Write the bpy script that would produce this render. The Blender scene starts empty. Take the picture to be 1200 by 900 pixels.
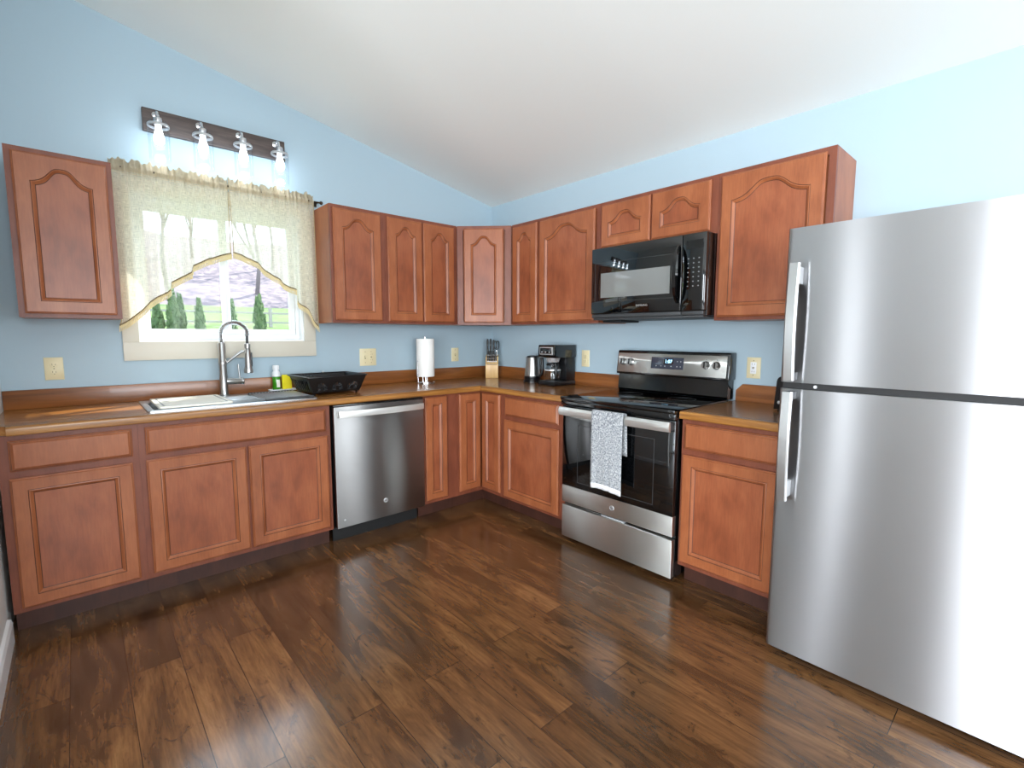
import bpy, bmesh, math, random
from mathutils import Vector, Matrix, noise
random.seed(7)
PI = math.pi
SC = bpy.context.scene
COL = SC.collection

# ------------------------------------------------------------------ camera
cam = bpy.data.cameras.new('camera')
cam_ob = bpy.data.objects.new('camera', cam)
COL.objects.link(cam_ob)
cam.sensor_fit = 'HORIZONTAL'
cam.sensor_width = 36.0
cam.lens = 567.2143 / 1200 * 36.0
cam.clip_start = 0.02
cam.clip_end = 300
_y, _p, _r = 0.7321, -0.1009, 0.0014
_f = Vector((math.sin(_y) * math.cos(_p), math.cos(_y) * math.cos(_p), math.sin(_p)))
_rt = Vector((math.cos(_y), -math.sin(_y), 0))
_up = _rt.cross(_f)
_rr = _rt * math.cos(_r) + _up * math.sin(_r)
_uu = -_rt * math.sin(_r) + _up * math.cos(_r)
cam_ob.matrix_world = Matrix(((_rr.x, _uu.x, -_f.x, -2.8716), (_rr.y, _uu.y, -_f.y, -3.4722),
                              (_rr.z, _uu.z, -_f.z, 1.293), (0, 0, 0, 1)))
SC.camera = cam_ob

# ------------------------------------------------------------------ world, sun, daylight, exposure
world = bpy.data.worlds.new('sky')
SC.world = world
world.use_nodes = True
bg = world.node_tree.nodes['Background']
bg.inputs['Color'].default_value = (0.72, 0.86, 1.0, 1)
bg.inputs['Strength'].default_value = 1.9
SC.view_settings.view_transform = 'Standard'
SC.view_settings.look = 'None'
SC.view_settings.gamma = 1.0
SC.view_settings.use_curve_mapping = False
SC.view_settings.exposure = 1.2
SC.cycles.max_bounces = 10
SC.cycles.diffuse_bounces = 5
SC.cycles.glossy_bounces = 5
SC.cycles.transmission_bounces = 6
SC.cycles.transparent_max_bounces = 12
SC.cycles.caustics_reflective = False
SC.cycles.caustics_refractive = False
SC.cycles.sample_clamp_indirect = 4.0

def lamp(name, kind, loc, energy, color=(1, 1, 1), direction=None, size=None, size_y=None, radius=None, angle=None):
    d = bpy.data.lights.new(name, kind)
    d.energy = energy
    d.color = color
    if size:
        d.shape = 'RECTANGLE'
        d.size = size
        d.size_y = size_y or size
    if radius is not None:
        d.shadow_soft_size = radius
    if angle is not None:
        d.angle = angle
    o = bpy.data.objects.new(name, d)
    COL.objects.link(o)
    o.location = loc
    if direction is not None:
        o.rotation_euler = Vector(direction).to_track_quat('-Z', 'Y').to_euler()
    return o

lamp('sun', 'SUN', (2, 6, 8), 5.0, (1.0, 0.93, 0.80), (-0.30, -0.17, -0.36), angle=0.01)
# area lamps standing in for living-area daylight; the rear pair is added unseen fill
lamp('daylight_patio', 'AREA', (-6.93, -4.62, 1.15), 150, (0.92, 0.95, 1.0), (1, 0, 0.13), 2.85, 2.0)
lamp('fill_rear', 'AREA', (-3.6, -6.43, 1.5), 66, (0.90, 0.95, 1.0), (0, 1, 0.36), 2.6, 1.5)
lamp('daylight_sidelight', 'AREA', (-6.93, -1.42, 1.15), 5.5, (0.95, 0.97, 1.0), (1, 0, 0), 0.07, 2.0)
lamp('fill_rear_far', 'AREA', (-0.95, -6.43, 1.5), 22, (0.95, 0.97, 1.0), (0, 1, 0.3), 1.3, 1.4)

# ------------------------------------------------------------------ mesh helpers
class MB:
    def __init__(self, M=None):
        self.bm = bmesh.new()
        self.M = M or Matrix.Identity(4)
        self.mi = 0

    def v(self, p):
        return self.bm.verts.new(self.M @ Vector(p))

    def face(self, vs):
        try:
            f = self.bm.faces.new(vs)
            f.material_index = self.mi
            return f
        except ValueError:
            return None

    def box(self, x0, x1, y0, y1, z0, z1, bev=0, seg=2):
        x0, x1 = min(x0, x1), max(x0, x1)
        y0, y1 = min(y0, y1), max(y0, y1)
        z0, z1 = min(z0, z1), max(z0, z1)
        c = [self.v(p) for p in ((x0, y0, z0), (x1, y0, z0), (x1, y1, z0), (x0, y1, z0),
                                 (x0, y0, z1), (x1, y0, z1), (x1, y1, z1), (x0, y1, z1))]
        fs = [self.face([c[i] for i in q]) for q in ((3, 2, 1, 0), (4, 5, 6, 7), (0, 1, 5, 4), (1, 2, 6, 5), (2, 3, 7, 6), (3, 0, 4, 7))]
        if bev:
            es = list({e for f in fs for e in f.edges})
            bmesh.ops.bevel(self.bm, geom=es, offset=bev, segments=seg, profile=0.5, affect='EDGES', clamp_overlap=True)
        return self

    def loft(self, loops, closed=True, cap0=False, cap1=False):
        L = [[self.v(p) for p in lp] for lp in loops]
        n = len(L[0])
        for a, b in zip(L, L[1:]):
            for i in range(n if closed else n - 1):
                j = (i + 1) % n
                self.face([a[i], a[j], b[j], b[i]])
        if cap0:
            self.face(list(reversed(L[0])))
        if cap1:
            self.face(L[-1])
        return L

    def tube(self, pts, r, seg=10, cap=True):
        pts = [Vector(p) for p in pts]
        rs = r if isinstance(r, (list, tuple)) else [r] * len(pts)
        loops = []
        nrm = None
        for i, p in enumerate(pts):
            t = (pts[min(i + 1, len(pts) - 1)] - pts[max(i - 1, 0)])
            t = t.normalized() if t.length else Vector((0, 0, 1))
            if nrm is None:
                nrm = t.orthogonal().normalized()
            nrm = (nrm - t * nrm.dot(t))
            nrm = nrm.normalized() if nrm.length > 1e-6 else t.orthogonal().normalized()
            b = t.cross(nrm)
            loops.append([p + (nrm * math.cos(2 * PI * k / seg) + b * math.sin(2 * PI * k / seg)) * rs[i] for k in range(seg)])
        self.loft(loops, True, cap, cap)
        return self

    def lathe(self, prof, cx=0, cy=0, seg=28, cap=True, axis='z'):
        loops = []
        for (r, z) in prof:
            r = max(r, 1e-4)
            lp = []
            for k in range(seg):
                a = 2 * PI * k / seg
                if axis == 'z':
                    lp.append((cx + r * math.cos(a), cy + r * math.sin(a), z))
                else:  # axis 'y': (cx, cz) centre, z runs along y
                    lp.append((cx + r * math.cos(a), z, cy + r * math.sin(a)))
            loops.append(lp)
        self.loft(loops, True, cap, cap)
        return self

    def prism(self, poly, a0, a1, axis='x', bev=0):
        def P(q, a):
            if axis == 'x':
                return (a, q[0], q[1])
            if axis == 'y':
                return (q[0], a, q[1])
            return (q[0], q[1], a)
        L0 = [self.v(P(q, a0)) for q in poly]
        L1 = [self.v(P(q, a1)) for q in poly]
        n = len(poly)
        fs = []
        for i in range(n):
            j = (i + 1) % n
            fs.append(self.face([L0[i], L0[j], L1[j], L1[i]]))
        fs.append(self.face(list(reversed(L0))))
        fs.append(self.face(L1))
        if bev:
            es = list({e for f in fs if f for e in f.edges})
            bmesh.ops.bevel(self.bm, geom=es, offset=bev, segments=2, profile=0.5, affect='EDGES', clamp_overlap=True)
        return self

    def sphere(self, c, r, sx=1, sy=1, sz=1, u=16, w=10):
        m = self.M @ Matrix.Translation(c) @ Matrix.Diagonal((r * sx, r * sy, r * sz, 1))
        g = bmesh.ops.create_uvsphere(self.bm, u_segments=u, v_segments=w, radius=1, matrix=m)
        return self

    def build(self, name, mat, parent=None, smooth=True, ang=38, normals=True, loc=None):
        if normals:
            bmesh.ops.recalc_face_normals(self.bm, faces=self.bm.faces)
        me = bpy.data.meshes.new(name)
        self.bm.to_mesh(me)
        self.bm.free()
        for m in (mat if isinstance(mat, (list, tuple)) else [mat]):
            me.materials.append(m)
        if smooth and len(me.polygons):
            me.polygons.foreach_set('use_smooth', [True] * len(me.polygons))
            me.set_sharp_from_angle(angle=math.radians(ang))
        o = bpy.data.objects.new(name, me)
        COL.objects.link(o)
        if parent is not None:
            o.parent = parent
        if loc is not None:
            o.location = loc
        return o

def thing(name, label, cat, loc=(0, 0, 0), rz=0, group=None):
    o = bpy.data.objects.new(name, None)
    o.empty_display_size = 0.05
    COL.objects.link(o)
    o.location = loc
    o.rotation_euler = (0, 0, rz)
    return tag(o, label, cat, group)

def tag(o, label, cat, group=None):
    o['label'] = label
    o['category'] = cat
    if group:
        o['group'] = group
    return o

def struct(o):
    o['kind'] = 'structure'
    return o

def copy_tree(o, parent=None):
    c = o.copy()
    COL.objects.link(c)
    if parent is not None:
        c.parent = parent
    for ch in [q for q in bpy.data.objects if q.parent == o]:
        copy_tree(ch, c)
    return c

def text(name, body, size, loc, mat, parent, depth=0.0006, rx=PI / 2, rz=0, shear=0.0, align='CENTER'):
    cu = bpy.data.curves.new(name, 'FONT')
    cu.body = body
    cu.size = size
    cu.extrude = depth
    cu.shear = shear
    cu.align_x = align
    cu.align_y = 'CENTER'
    tmp = bpy.data.objects.new(name + '_tmp', cu)
    COL.objects.link(tmp)
    bpy.context.view_layer.update()
    dg = bpy.context.evaluated_depsgraph_get()
    me = bpy.data.meshes.new_from_object(tmp.evaluated_get(dg))
    bpy.data.objects.remove(tmp)
    me.materials.clear()
    me.materials.append(mat)
    o = bpy.data.objects.new(name, me)
    COL.objects.link(o)
    o.parent = parent
    o.location = loc
    o.rotation_euler = (rx, 0, rz)
    return o

# ------------------------------------------------------------------ materials
def lin(c):
    return tuple(((x / 255) / 12.92 if x <= 10 else ((x / 255 + 0.055) / 1.055) ** 2.4) for x in c) + (1,)

def mat(name, col, rough=0.5, metal=0.0, **kw):
    m = bpy.data.materials.new(name)
    m.use_nodes = True
    b = m.node_tree.nodes['Principled BSDF']
    b.inputs['Base Color'].default_value = lin(col)
    b.inputs['Roughness'].default_value = rough
    b.inputs['Metallic'].default_value = metal
    for k, v in kw.items():
        b.inputs[k].default_value = v
    return m

def N(m, t, **kw):
    n = m.node_tree.nodes.new(t)
    for k, v in kw.items():
        if hasattr(n, k):
            setattr(n, k, v)
        else:
            n.inputs[k].default_value = v
    return n

def LK(m, a, b):
    m.node_tree.links.new(a, b)

def bsdf(m):
    return m.node_tree.nodes['Principled BSDF']

def coords(m, scale=(1, 1, 1), rot=(0, 0, 0), kind='Object'):
    t = N(m, 'ShaderNodeTexCoord')
    mp = N(m, 'ShaderNodeMapping')
    mp.inputs['Scale'].default_value = scale
    mp.inputs['Rotation'].default_value = rot
    LK(m, t.outputs[kind], mp.inputs['Vector'])
    return mp.outputs['Vector']

def noise_ramp(m, vec, scale, stops, detail=4, rough=0.55, dist=0.0):
    n = N(m, 'ShaderNodeTexNoise')
    n.inputs['Scale'].default_value = scale
    n.inputs['Detail'].default_value = detail
    n.inputs['Roughness'].default_value = rough
    n.inputs['Distortion'].default_value = dist
    LK(m, vec, n.inputs['Vector'])
    r = N(m, 'ShaderNodeValToRGB')
    el = r.color_ramp.elements
    el[0].position, el[0].color = stops[0][0], lin(stops[0][1])
    el[1].position, el[1].color = stops[-1][0], lin(stops[-1][1])
    for p, c in stops[1:-1]:
        e = el.new(p)
        e.color = lin(c)
    LK(m, n.outputs['Fac'], r.inputs['Fac'])
    return r.outputs['Color'], n.outputs['Fac']

def bump(m, fac, strength=0.1, dist=0.002):
    b = N(m, 'ShaderNodeBump')
    b.inputs['Strength'].default_value = strength
    b.inputs['Distance'].default_value = dist
    LK(m, fac, b.inputs['Height'])
    LK(m, b.outputs['Normal'], bsdf(m).inputs['Normal'])

def mixc(m, a, b, fac=None, f=0.5, blend='MIX'):
    n = N(m, 'ShaderNodeMix', data_type='RGBA', blend_type=blend)
    n.inputs[0].default_value = f
    if fac is not None:
        LK(m, fac, n.inputs[0])
    for s, i in ((a, 6), (b, 7)):
        if isinstance(s, tuple):
            n.inputs[i].default_value = s
        else:
            LK(m, s, n.inputs[i])
    return n.outputs[2]

def paint(name, col, rough=0.6, amp=0.06):
    m = mat(name, col, rough)
    v = coords(m)
    _, f = noise_ramp(m, v, 220, [(0.3, col), (0.7, col)], detail=3)
    bump(m, f, amp, 0.002)
    return m

def cabinet_wood(name, c0, c1, c2, rough=0.36):
    m = mat(name, c1, rough)
    v = coords(m, (4.5, 4.5, 1.9))
    a, f = noise_ramp(m, v, 2.4, [(0.22, c0), (0.5, c1), (0.8, c2)], detail=5, rough=0.5, dist=0.3)
    v2 = coords(m, (70, 70, 7))
    b_, _ = noise_ramp(m, v2, 2.0, [(0.35, (240, 240, 240)), (0.62, (255, 255, 255))], detail=3)
    LK(m, mixc(m, a, b_, f=1.0, blend='MULTIPLY'), bsdf(m).inputs['Base Color'])
    bsdf(m).inputs['Coat Weight'].default_value = 0.05
    bsdf(m).inputs['Specular IOR Level'].default_value = 0.38
    bsdf(m).inputs['Coat Roughness'].default_value = 0.25
    return m

def streak_wood(name, scale, cols, rough=0.3, noise_scale=2.0, bmp=0.05, coat=0.15):
    m = mat(name, cols[1], rough)
    v = coords(m, scale)
    k = len(cols)
    stops = [(0.28 + 0.46 * i / (k - 1), c) for i, c in enumerate(cols)]
    a, f = noise_ramp(m, v, noise_scale, stops, detail=8, rough=0.62, dist=0.6)
    LK(m, a, bsdf(m).inputs['Base Color'])
    bsdf(m).inputs['Coat Weight'].default_value = coat
    bump(m, f, bmp, 0.002)
    return m

def floor_mat():
    m = mat('floor_planks', (90, 58, 36), 0.3)
    tc = N(m, 'ShaderNodeTexCoord')
    mp = N(m, 'ShaderNodeMapping')
    mp.inputs['Rotation'].default_value = (0, 0, PI / 2)
    LK(m, tc.outputs['Object'], mp.inputs['Vector'])
    br = N(m, 'ShaderNodeTexBrick')
    br.offset = 0.37
    br.inputs['Scale'].default_value = 1.0
    br.inputs['Brick Width'].default_value = 1.22
    br.inputs['Row Height'].default_value = 0.165
    br.inputs['Mortar Size'].default_value = 0.0013
    br.inputs['Mortar Smooth'].default_value = 0.2
    br.inputs['Bias'].default_value = 0.0
    br.inputs['Color1'].default_value = (0, 0, 0, 1)
    br.inputs['Color2'].default_value = (1, 1, 1, 1)
    br.inputs['Mortar'].default_value = (0.5, 0.5, 0.5, 1)
    LK(m, mp.outputs['Vector'], br.inputs['Vector'])
    # every plank gets its own patch of grain
    comb = N(m, 'ShaderNodeCombineXYZ')
    ml = N(m, 'ShaderNodeMath', operation='MULTIPLY')
    ml.inputs[1].default_value = 17.0
    sep = N(m, 'ShaderNodeSeparateColor')
    LK(m, br.outputs['Color'], sep.inputs['Color'])
    LK(m, sep.outputs[0], ml.inputs[0])
    LK(m, ml.outputs[0], comb.inputs[2])
    sc = N(m, 'ShaderNodeMapping')
    sc.inputs['Scale'].default_value = (4.6, 0.9, 1)
    LK(m, tc.outputs['Object'], sc.inputs['Vector'])
    ad = N(m, 'ShaderNodeVectorMath', operation='ADD')
    LK(m, sc.outputs['Vector'], ad.inputs[0])
    LK(m, comb.outputs[0], ad.inputs[1])
    g, gf = noise_ramp(m, ad.outputs[0], 1.7, [(0.26, (56, 38, 24)), (0.42, (92, 62, 37)), (0.58, (120, 83, 50)), (0.76, (146, 106, 67))], detail=9, rough=0.66, dist=1.1)
    sc2 = N(m, 'ShaderNodeMapping')
    sc2.inputs['Scale'].default_value = (46, 3.0, 1)
    LK(m, tc.outputs['Object'], sc2.inputs['Vector'])
    g2, g2f = noise_ramp(m, sc2.outputs['Vector'], 2.0, [(0.3, (190, 186, 182)), (0.62, (255, 255, 255))], detail=5, rough=0.6, dist=0.5)
    c = mixc(m, g, g2, f=0.8, blend='MULTIPLY')
    pl = N(m, 'ShaderNodeMapRange')
    pl.inputs['To Min'].default_value = 0.7
    pl.inputs['To Max'].default_value = 1.16
    LK(m, sep.outputs[0], pl.inputs['Value'])
    cc = N(m, 'ShaderNodeCombineColor')
    for i in range(3):
        LK(m, pl.outputs[0], cc.inputs[i])
    c = mixc(m, c, cc.outputs[0], f=1.0, blend='MULTIPLY')
    # knots and dark wear
    v3 = N(m, 'ShaderNodeMapping')
    v3.inputs['Scale'].default_value = (5, 2.2, 1)
    LK(m, tc.outputs['Object'], v3.inputs['Vector'])
    k, kf = noise_ramp(m, v3.outputs['Vector'], 2.6, [(0.56, (255, 255, 255)), (0.72, (84, 70, 62))], detail=5, rough=0.7, dist=1.6)
    c = mixc(m, c, k, f=0.8, blend='MULTIPLY')
    c = mixc(m, c, lin((26, 16, 10)), fac=br.outputs['Fac'])
    LK(m, c, bsdf(m).inputs['Base Color'])
    mr = N(m, 'ShaderNodeMapRange')
    mr.inputs['To Min'].default_value = 0.17
    mr.inputs['To Max'].default_value = 0.30
    LK(m, g2f, mr.inputs['Value'])
    LK(m, mr.outputs[0], bsdf(m).inputs['Roughness'])
    h = N(m, 'ShaderNodeMath', operation='SUBTRACT')
    LK(m, g2f, h.inputs[0])
    LK(m, br.outputs['Fac'], h.inputs[1])
    bump(m, h.outputs[0], 0.12, 0.002)
    bsdf(m).inputs['Specular IOR Level'].default_value = 0.6
    bsdf(m).inputs['Coat Weight'].default_value = 0.6
    bsdf(m).inputs['Coat Roughness'].default_value = 0.14
    return m

def steel(name, col=(200, 200, 198), rough=0.38, aniso=0.9, wav=0.0):
    m = mat(name, col, rough, 1.0)
    b = bsdf(m)
    b.inputs['Anisotropic'].default_value = aniso
    b.inputs['Anisotropic Rotation'].default_value = 0.25
    t = N(m, 'ShaderNodeTangent', direction_type='RADIAL', axis='Z')
    LK(m, t.outputs[0], b.inputs['Tangent'])
    return m

def glassy(name, tint=(1, 1, 1, 1), ior=1.45, gloss=0.03):
    m = bpy.data.materials.new(name)
    m.use_nodes = True
    nt = m.node_tree
    nt.nodes.clear()
    out = nt.nodes.new('ShaderNodeOutputMaterial')
    tr = nt.nodes.new('ShaderNodeBsdfTransparent')
    tr.inputs['Color'].default_value = tint
    gl = nt.nodes.new('ShaderNodeBsdfGlossy')
    gl.inputs['Roughness'].default_value = gloss
    lw = nt.nodes.new('ShaderNodeLayerWeight')
    lw.inputs['Blend'].default_value = 0.5
    pw = nt.nodes.new('ShaderNodeMath')
    pw.operation = 'POWER'
    pw.inputs[1].default_value = 4.0
    nt.links.new(lw.outputs['Facing'], pw.inputs[0])
    fr = nt.nodes.new('ShaderNodeMapRange')
    fr.inputs['To Min'].default_value = 0.035 * (ior - 1) / 0.45
    fr.inputs['To Max'].default_value = 0.55
    nt.links.new(pw.outputs[0], fr.inputs['Value'])
    mx = nt.nodes.new('ShaderNodeMixShader')
    nt.links.new(fr.outputs[0], mx.inputs[0])
    nt.links.new(tr.outputs[0], mx.inputs[1])
    nt.links.new(gl.outputs[0], mx.inputs[2])
    nt.links.new(mx.outputs[0], out.inputs['Surface'])
    return m

def emit(name, col, strength):
    m = mat(name, (10, 10, 10), 0.4)
    b = bsdf(m)
    b.inputs['Emission Color'].default_value = lin(col)
    b.inputs['Emission Strength'].default_value = strength
    return m

def linen(name, tmin, tmax, c0, c1):
    m = bpy.data.materials.new(name)
    m.use_nodes = True
    nt = m.node_tree
    nt.nodes.clear()
    out = nt.nodes.new('ShaderNodeOutputMaterial')
    di = nt.nodes.new('ShaderNodeBsdfDiffuse')
    di.inputs['Color'].default_value = lin(c0)
    tl = nt.nodes.new('ShaderNodeBsdfTranslucent')
    tl.inputs['Color'].default_value = lin(c1)
    tr = nt.nodes.new('ShaderNodeBsdfTransparent')
    m1 = nt.nodes.new('ShaderNodeMixShader')
    m1.inputs[0].default_value = 0.5
    nt.links.new(di.outputs[0], m1.inputs[1])
    nt.links.new(tl.outputs[0], m1.inputs[2])
    facs = []
    for sx, sz in ((620, 30), (30, 620)):
        v = coords(m, (sx, 1, sz))
        n = N(m, 'ShaderNodeTexNoise')
        n.inputs['Scale'].default_value = 1.0
        n.inputs['Detail'].default_value = 2
        LK(m, v, n.inputs['Vector'])
        facs.append(n.outputs['Fac'])
    a = N(m, 'ShaderNodeMath', operation='ADD')
    LK(m, facs[0], a.inputs[0])
    LK(m, facs[1], a.inputs[1])
    mr = N(m, 'ShaderNodeMapRange')
    mr.inputs['From Min'].default_value = 0.75
    mr.inputs['From Max'].default_value = 1.25
    mr.inputs['To Min'].default_value = tmin
    mr.inputs['To Max'].default_value = tmax
    LK(m, a.outputs[0], mr.inputs['Value'])
    m2 = nt.nodes.new('ShaderNodeMixShader')
    nt.links.new(mr.outputs[0], m2.inputs[0])
    nt.links.new(m1.outputs[0], m2.inputs[1])
    nt.links.new(tr.outputs[0], m2.inputs[2])
    nt.links.new(m2.outputs[0], out.inputs['Surface'])
    return m

M = {}
M['wall'] = paint('wall_blue', (166, 187, 198), 0.6)
M['wall_white'] = paint('wall_offwhite', (226, 228, 226), 0.6)
M['ceiling'] = paint('ceiling_white', (240, 244, 241), 0.75, 0.03)
M['trim'] = paint('trim_cream', (212, 206, 190), 0.45, 0.01)
M['white'] = mat('vinyl_white', (240, 243, 244), 0.35)
M['wood'] = cabinet_wood('maple_frame', (128, 70, 41), (151, 87, 53), (167, 102, 65))
M['panel'] = cabinet_wood('maple_panel', (116, 60, 37), (142, 78, 49), (160, 94, 61))
M['frame'] = cabinet_wood('maple_face_frame', (98, 51, 36), (119, 64, 44), (134, 75, 53), 0.42)
M['glaze'] = mat('dark_glaze', (62, 28, 16), 0.5)
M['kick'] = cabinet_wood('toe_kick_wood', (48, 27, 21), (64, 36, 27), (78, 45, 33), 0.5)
M['top_x'] = streak_wood('counter_wood_long', (0.9, 15, 15), [(88, 52, 22), (138, 87, 39), (170, 114, 57), (198, 146, 88)], 0.24, 2.2)
M['top_y'] = streak_wood('counter_wood_short', (15, 0.9, 15), [(80, 47, 20), (120, 75, 33), (150, 99, 48), (178, 128, 74)], 0.24, 2.2)
M['edge_x'] = streak_wood('counter_edge_long', (1.2, 18, 30), [(94, 56, 22), (148, 98, 42), (178, 126, 62)], 0.34, 2.0)
M['edge_y'] = streak_wood('counter_edge_short', (18, 1.2, 30), [(94, 56, 22), (148, 98, 42), (178, 126, 62)], 0.34, 2.0)
M['splash_x'] = streak_wood('backsplash_long', (0.8, 12, 12), [(98, 56, 24), (134, 80, 38), (158, 100, 52)], 0.3, 2.0)
M['splash_y'] = streak_wood('backsplash_short', (12, 0.8, 12), [(98, 56, 24), (134, 80, 38), (158, 100, 52)], 0.3, 2.0)
M['floor'] = floor_mat()
M['steel'] = steel('brushed_steel', (222, 222, 218), 0.42)
M['steel_fridge'] = steel('brushed_steel_fridge', (172, 172, 174), 0.29, 1.0, 0.0)
M['steel_dark'] = steel('slate_steel', (150, 149, 148), 0.36, 0.9)
M['satin'] = mat('satin_nickel', (176, 176, 175), 0.28, 1.0)
M['bar_steel'] = mat('bar_steel', (222, 222, 218), 0.36, 0.85)
M['chrome'] = mat('chrome', (225, 225, 228), 0.12, 1.0)
M['sinksteel'] = mat('sink_steel', (200, 204, 206), 0.32, 1.0)
M['black'] = mat('black_gloss', (8, 9, 10), 0.1, 0.0, **{'Specular IOR Level': 0.8})
M['blackglass'] = mat('black_glass', (5, 6, 7), 0.03, 0.0, **{'Specular IOR Level': 0.95})
M['blackmat'] = mat('black_matt', (8, 8, 9), 0.6)
M['blackplast'] = mat('black_plastic', (12, 13, 15), 0.28)
M['darkgrey'] = mat('dark_grey', (52, 54, 56), 0.5)
M['grey'] = mat('grey_mark', (170, 172, 174), 0.5)
M['greydim'] = mat('dim_mark', (120, 124, 126), 0.5)
M['window_mesh'] = mat('microwave_window', (120, 122, 120), 0.12)
M['display'] = mat('display_glass', (58, 62, 74), 0.12)
M['digits'] = emit('clock_digits', (150, 215, 255), 2.5)
M['ivory'] = mat('ivory_plastic', (224, 212, 172), 0.4)
M['ivory_dark'] = mat('ivory_recess', (120, 108, 78), 0.5)
M['glass'] = glassy('pane_glass', (0.97, 0.99, 1, 1), 1.08)
M['jar'] = glassy('jar_glass', (0.93, 0.95, 0.97, 1), 1.5, 0.02)
M['carafe'] = glassy('carafe_glass', (0.75, 0.77, 0.78, 1), 1.6, 0.03)
M['bulb'] = emit('bulb_glow', (235, 246, 255), 5)
M['plate_wood'] = streak_wood('grey_brown_wood', (2, 20, 20), [(52, 44, 42), (76, 64, 60), (96, 84, 78)], 0.5, 2.5)
M['linen'] = linen('sheer_linen', 0.62, 0.12, (232, 226, 206), (246, 242, 226))
M['linen_header'] = linen('gathered_linen', 0.10, 0.0, (204, 192, 168), (222, 210, 184))
M['linen_hem'] = mat('linen_hem', (176, 160, 126), 0.9)
M['braid'] = mat('braid_brown', (104, 86, 58), 0.9)
M['fringe'] = mat('fringe_cotton', (226, 210, 164), 0.9)
M['bronze'] = mat('bronze_rod', (62, 48, 34), 0.35, 0.8)
M['paper'] = paint('paper_towel', (242, 242, 238), 0.9, 0.4)
M['block'] = streak_wood('knife_block_wood', (14, 14, 1), [(204, 160, 98), (222, 182, 120), (232, 196, 138)], 0.45, 2.0)
M['board'] = mat('white_board', (244, 240, 226), 0.4)
M['soap'] = mat('green_soap', (70, 160, 30), 0.15, 0.0, **{'Transmission Weight': 0.25})
M['cap'] = mat('white_cap', (236, 238, 240), 0.35)
M['sponge'] = paint('yellow_sponge', (244, 226, 40), 0.9, 0.5)
M['silver'] = mat('silver_mark', (210, 212, 214), 0.3, 0.7)

def towel_mat():
    m = mat('terry_cloth', (190, 192, 202), 0.95)
    v = coords(m)
    a, f = noise_ramp(m, v, 120, [(0.34, (92, 96, 104)), (0.5, (152, 156, 160)), (0.66, (204, 206, 206))], detail=4, rough=0.7)
    LK(m, a, bsdf(m).inputs['Base Color'])
    bump(m, f, 0.6, 0.004)
    return m
M['towel'] = towel_mat()

# ------------------------------------------------------------------ room shell
SLOPE = 0.20
ZC = 2.438
RIDGE = -3.6
def zceil(x):
    return ZC - SLOPE * x if x > RIDGE else ZC - SLOPE * RIDGE + SLOPE * (x - RIDGE)
XW, YS = -7.0, -6.5

fl = MB().box(XW - 0.15, 0.15, YS - 0.15, 0.15, -0.12, 0.0).build('floor', M['floor'], smooth=False)
struct(fl)
c = MB()
c.prism([(0.15, zceil(0.15)), (RIDGE, zceil(RIDGE)), (XW - 0.15, zceil(XW - 0.15)), (XW - 0.15, zceil(XW - 0.15) + 0.15), (RIDGE, zceil(RIDGE) + 0.15), (0.15, zceil(0.15) + 0.15)], YS - 0.15, 0.15, 'y')
struct(c.build('ceiling', M['ceiling'], smooth=False))

WX0, WX1, WZ0, WZ1 = -2.602, -1.690, 1.250, 2.085
w = MB()
def gable(mb, x0, x1, z0, y0, y1):
    xs = [x0] + ([RIDGE] if x0 < RIDGE < x1 else []) + [x1]
    poly = [(x0, z0), (x1, z0)] + [(x, zceil(x)) for x in reversed(xs)]
    mb.prism(poly, y0, y1, 'y')
gable(w, XW, WX0, 0.0, 0.0, 0.15)
gable(w, WX1, 0.0, 0.0, 0.0, 0.15)
gable(w, WX0, WX1, WZ1, 0.0, 0.15)
w.box(WX0, WX1, 0.0, 0.15, 0.0, WZ0)
struct(w.build('wall_north', M['wall'], smooth=False))
struct(MB().box(0.0, 0.15, YS, 0.0, 0, zceil(0)).build('wall_east', M['wall'], smooth=False))
# partition that closes the counter run; its painted face and baseboard show at the picture edge
w = MB()
w.prism([(-3.28, 0), (-3.163, 0), (-3.163, zceil(-3.163)), (-3.28, zceil(-3.28))], -1.75, -0.001, 'y')
struct(w.build('wall_partition', M['wall_white'], smooth=False))
b = MB().prism([(-3.1625, 0), (-3.146, 0), (-3.146, 0.085), (-3.152, 0.10), (-3.1625, 0.105)], -1.75, -0.635, 'y')
struct(b.build('baseboard_west', M['white'], smooth=False))
# west and south walls of the living area, south openings added for fill lamps
w = MB()
PY0, PY1, PZ1 = -6.1, -3.12, 2.2
w.box(XW - 0.15, XW, YS, PY0, 0, zceil(XW))
w.box(XW - 0.15, XW, PY1, -1.55, 0, zceil(XW))
w.box(XW - 0.15, XW, -1.29, 0, 0, zceil(XW))
w.box(XW - 0.15, XW, -1.55, -1.29, 0, 0.1)
w.box(XW - 0.15, XW, -1.55, -1.29, PZ1, zceil(XW))
w.box(XW - 0.15, XW, PY0, PY1, PZ1, zceil(XW))
struct(w.build('wall_west', M['wall_white'], smooth=False))
w = MB()
def south(x0, x1, holes):
    xs = x0
    for (a, b_, z0, z1) in holes:
        gable(w, xs, a, 0, YS - 0.15, YS)
        w.box(a, b_, YS - 0.15, YS, 0, z0)
        gable(w, a, b_, z1, YS - 0.15, YS)
        xs = b_
    gable(w, xs, x1, 0, YS - 0.15, YS)
south(XW, 0, [(-4.9, -2.3, 0.75, 2.25), (-1.6, -0.3, 0.8, 2.2)])
struct(w.build('wall_south', M['wall_white'], smooth=False))

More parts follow.
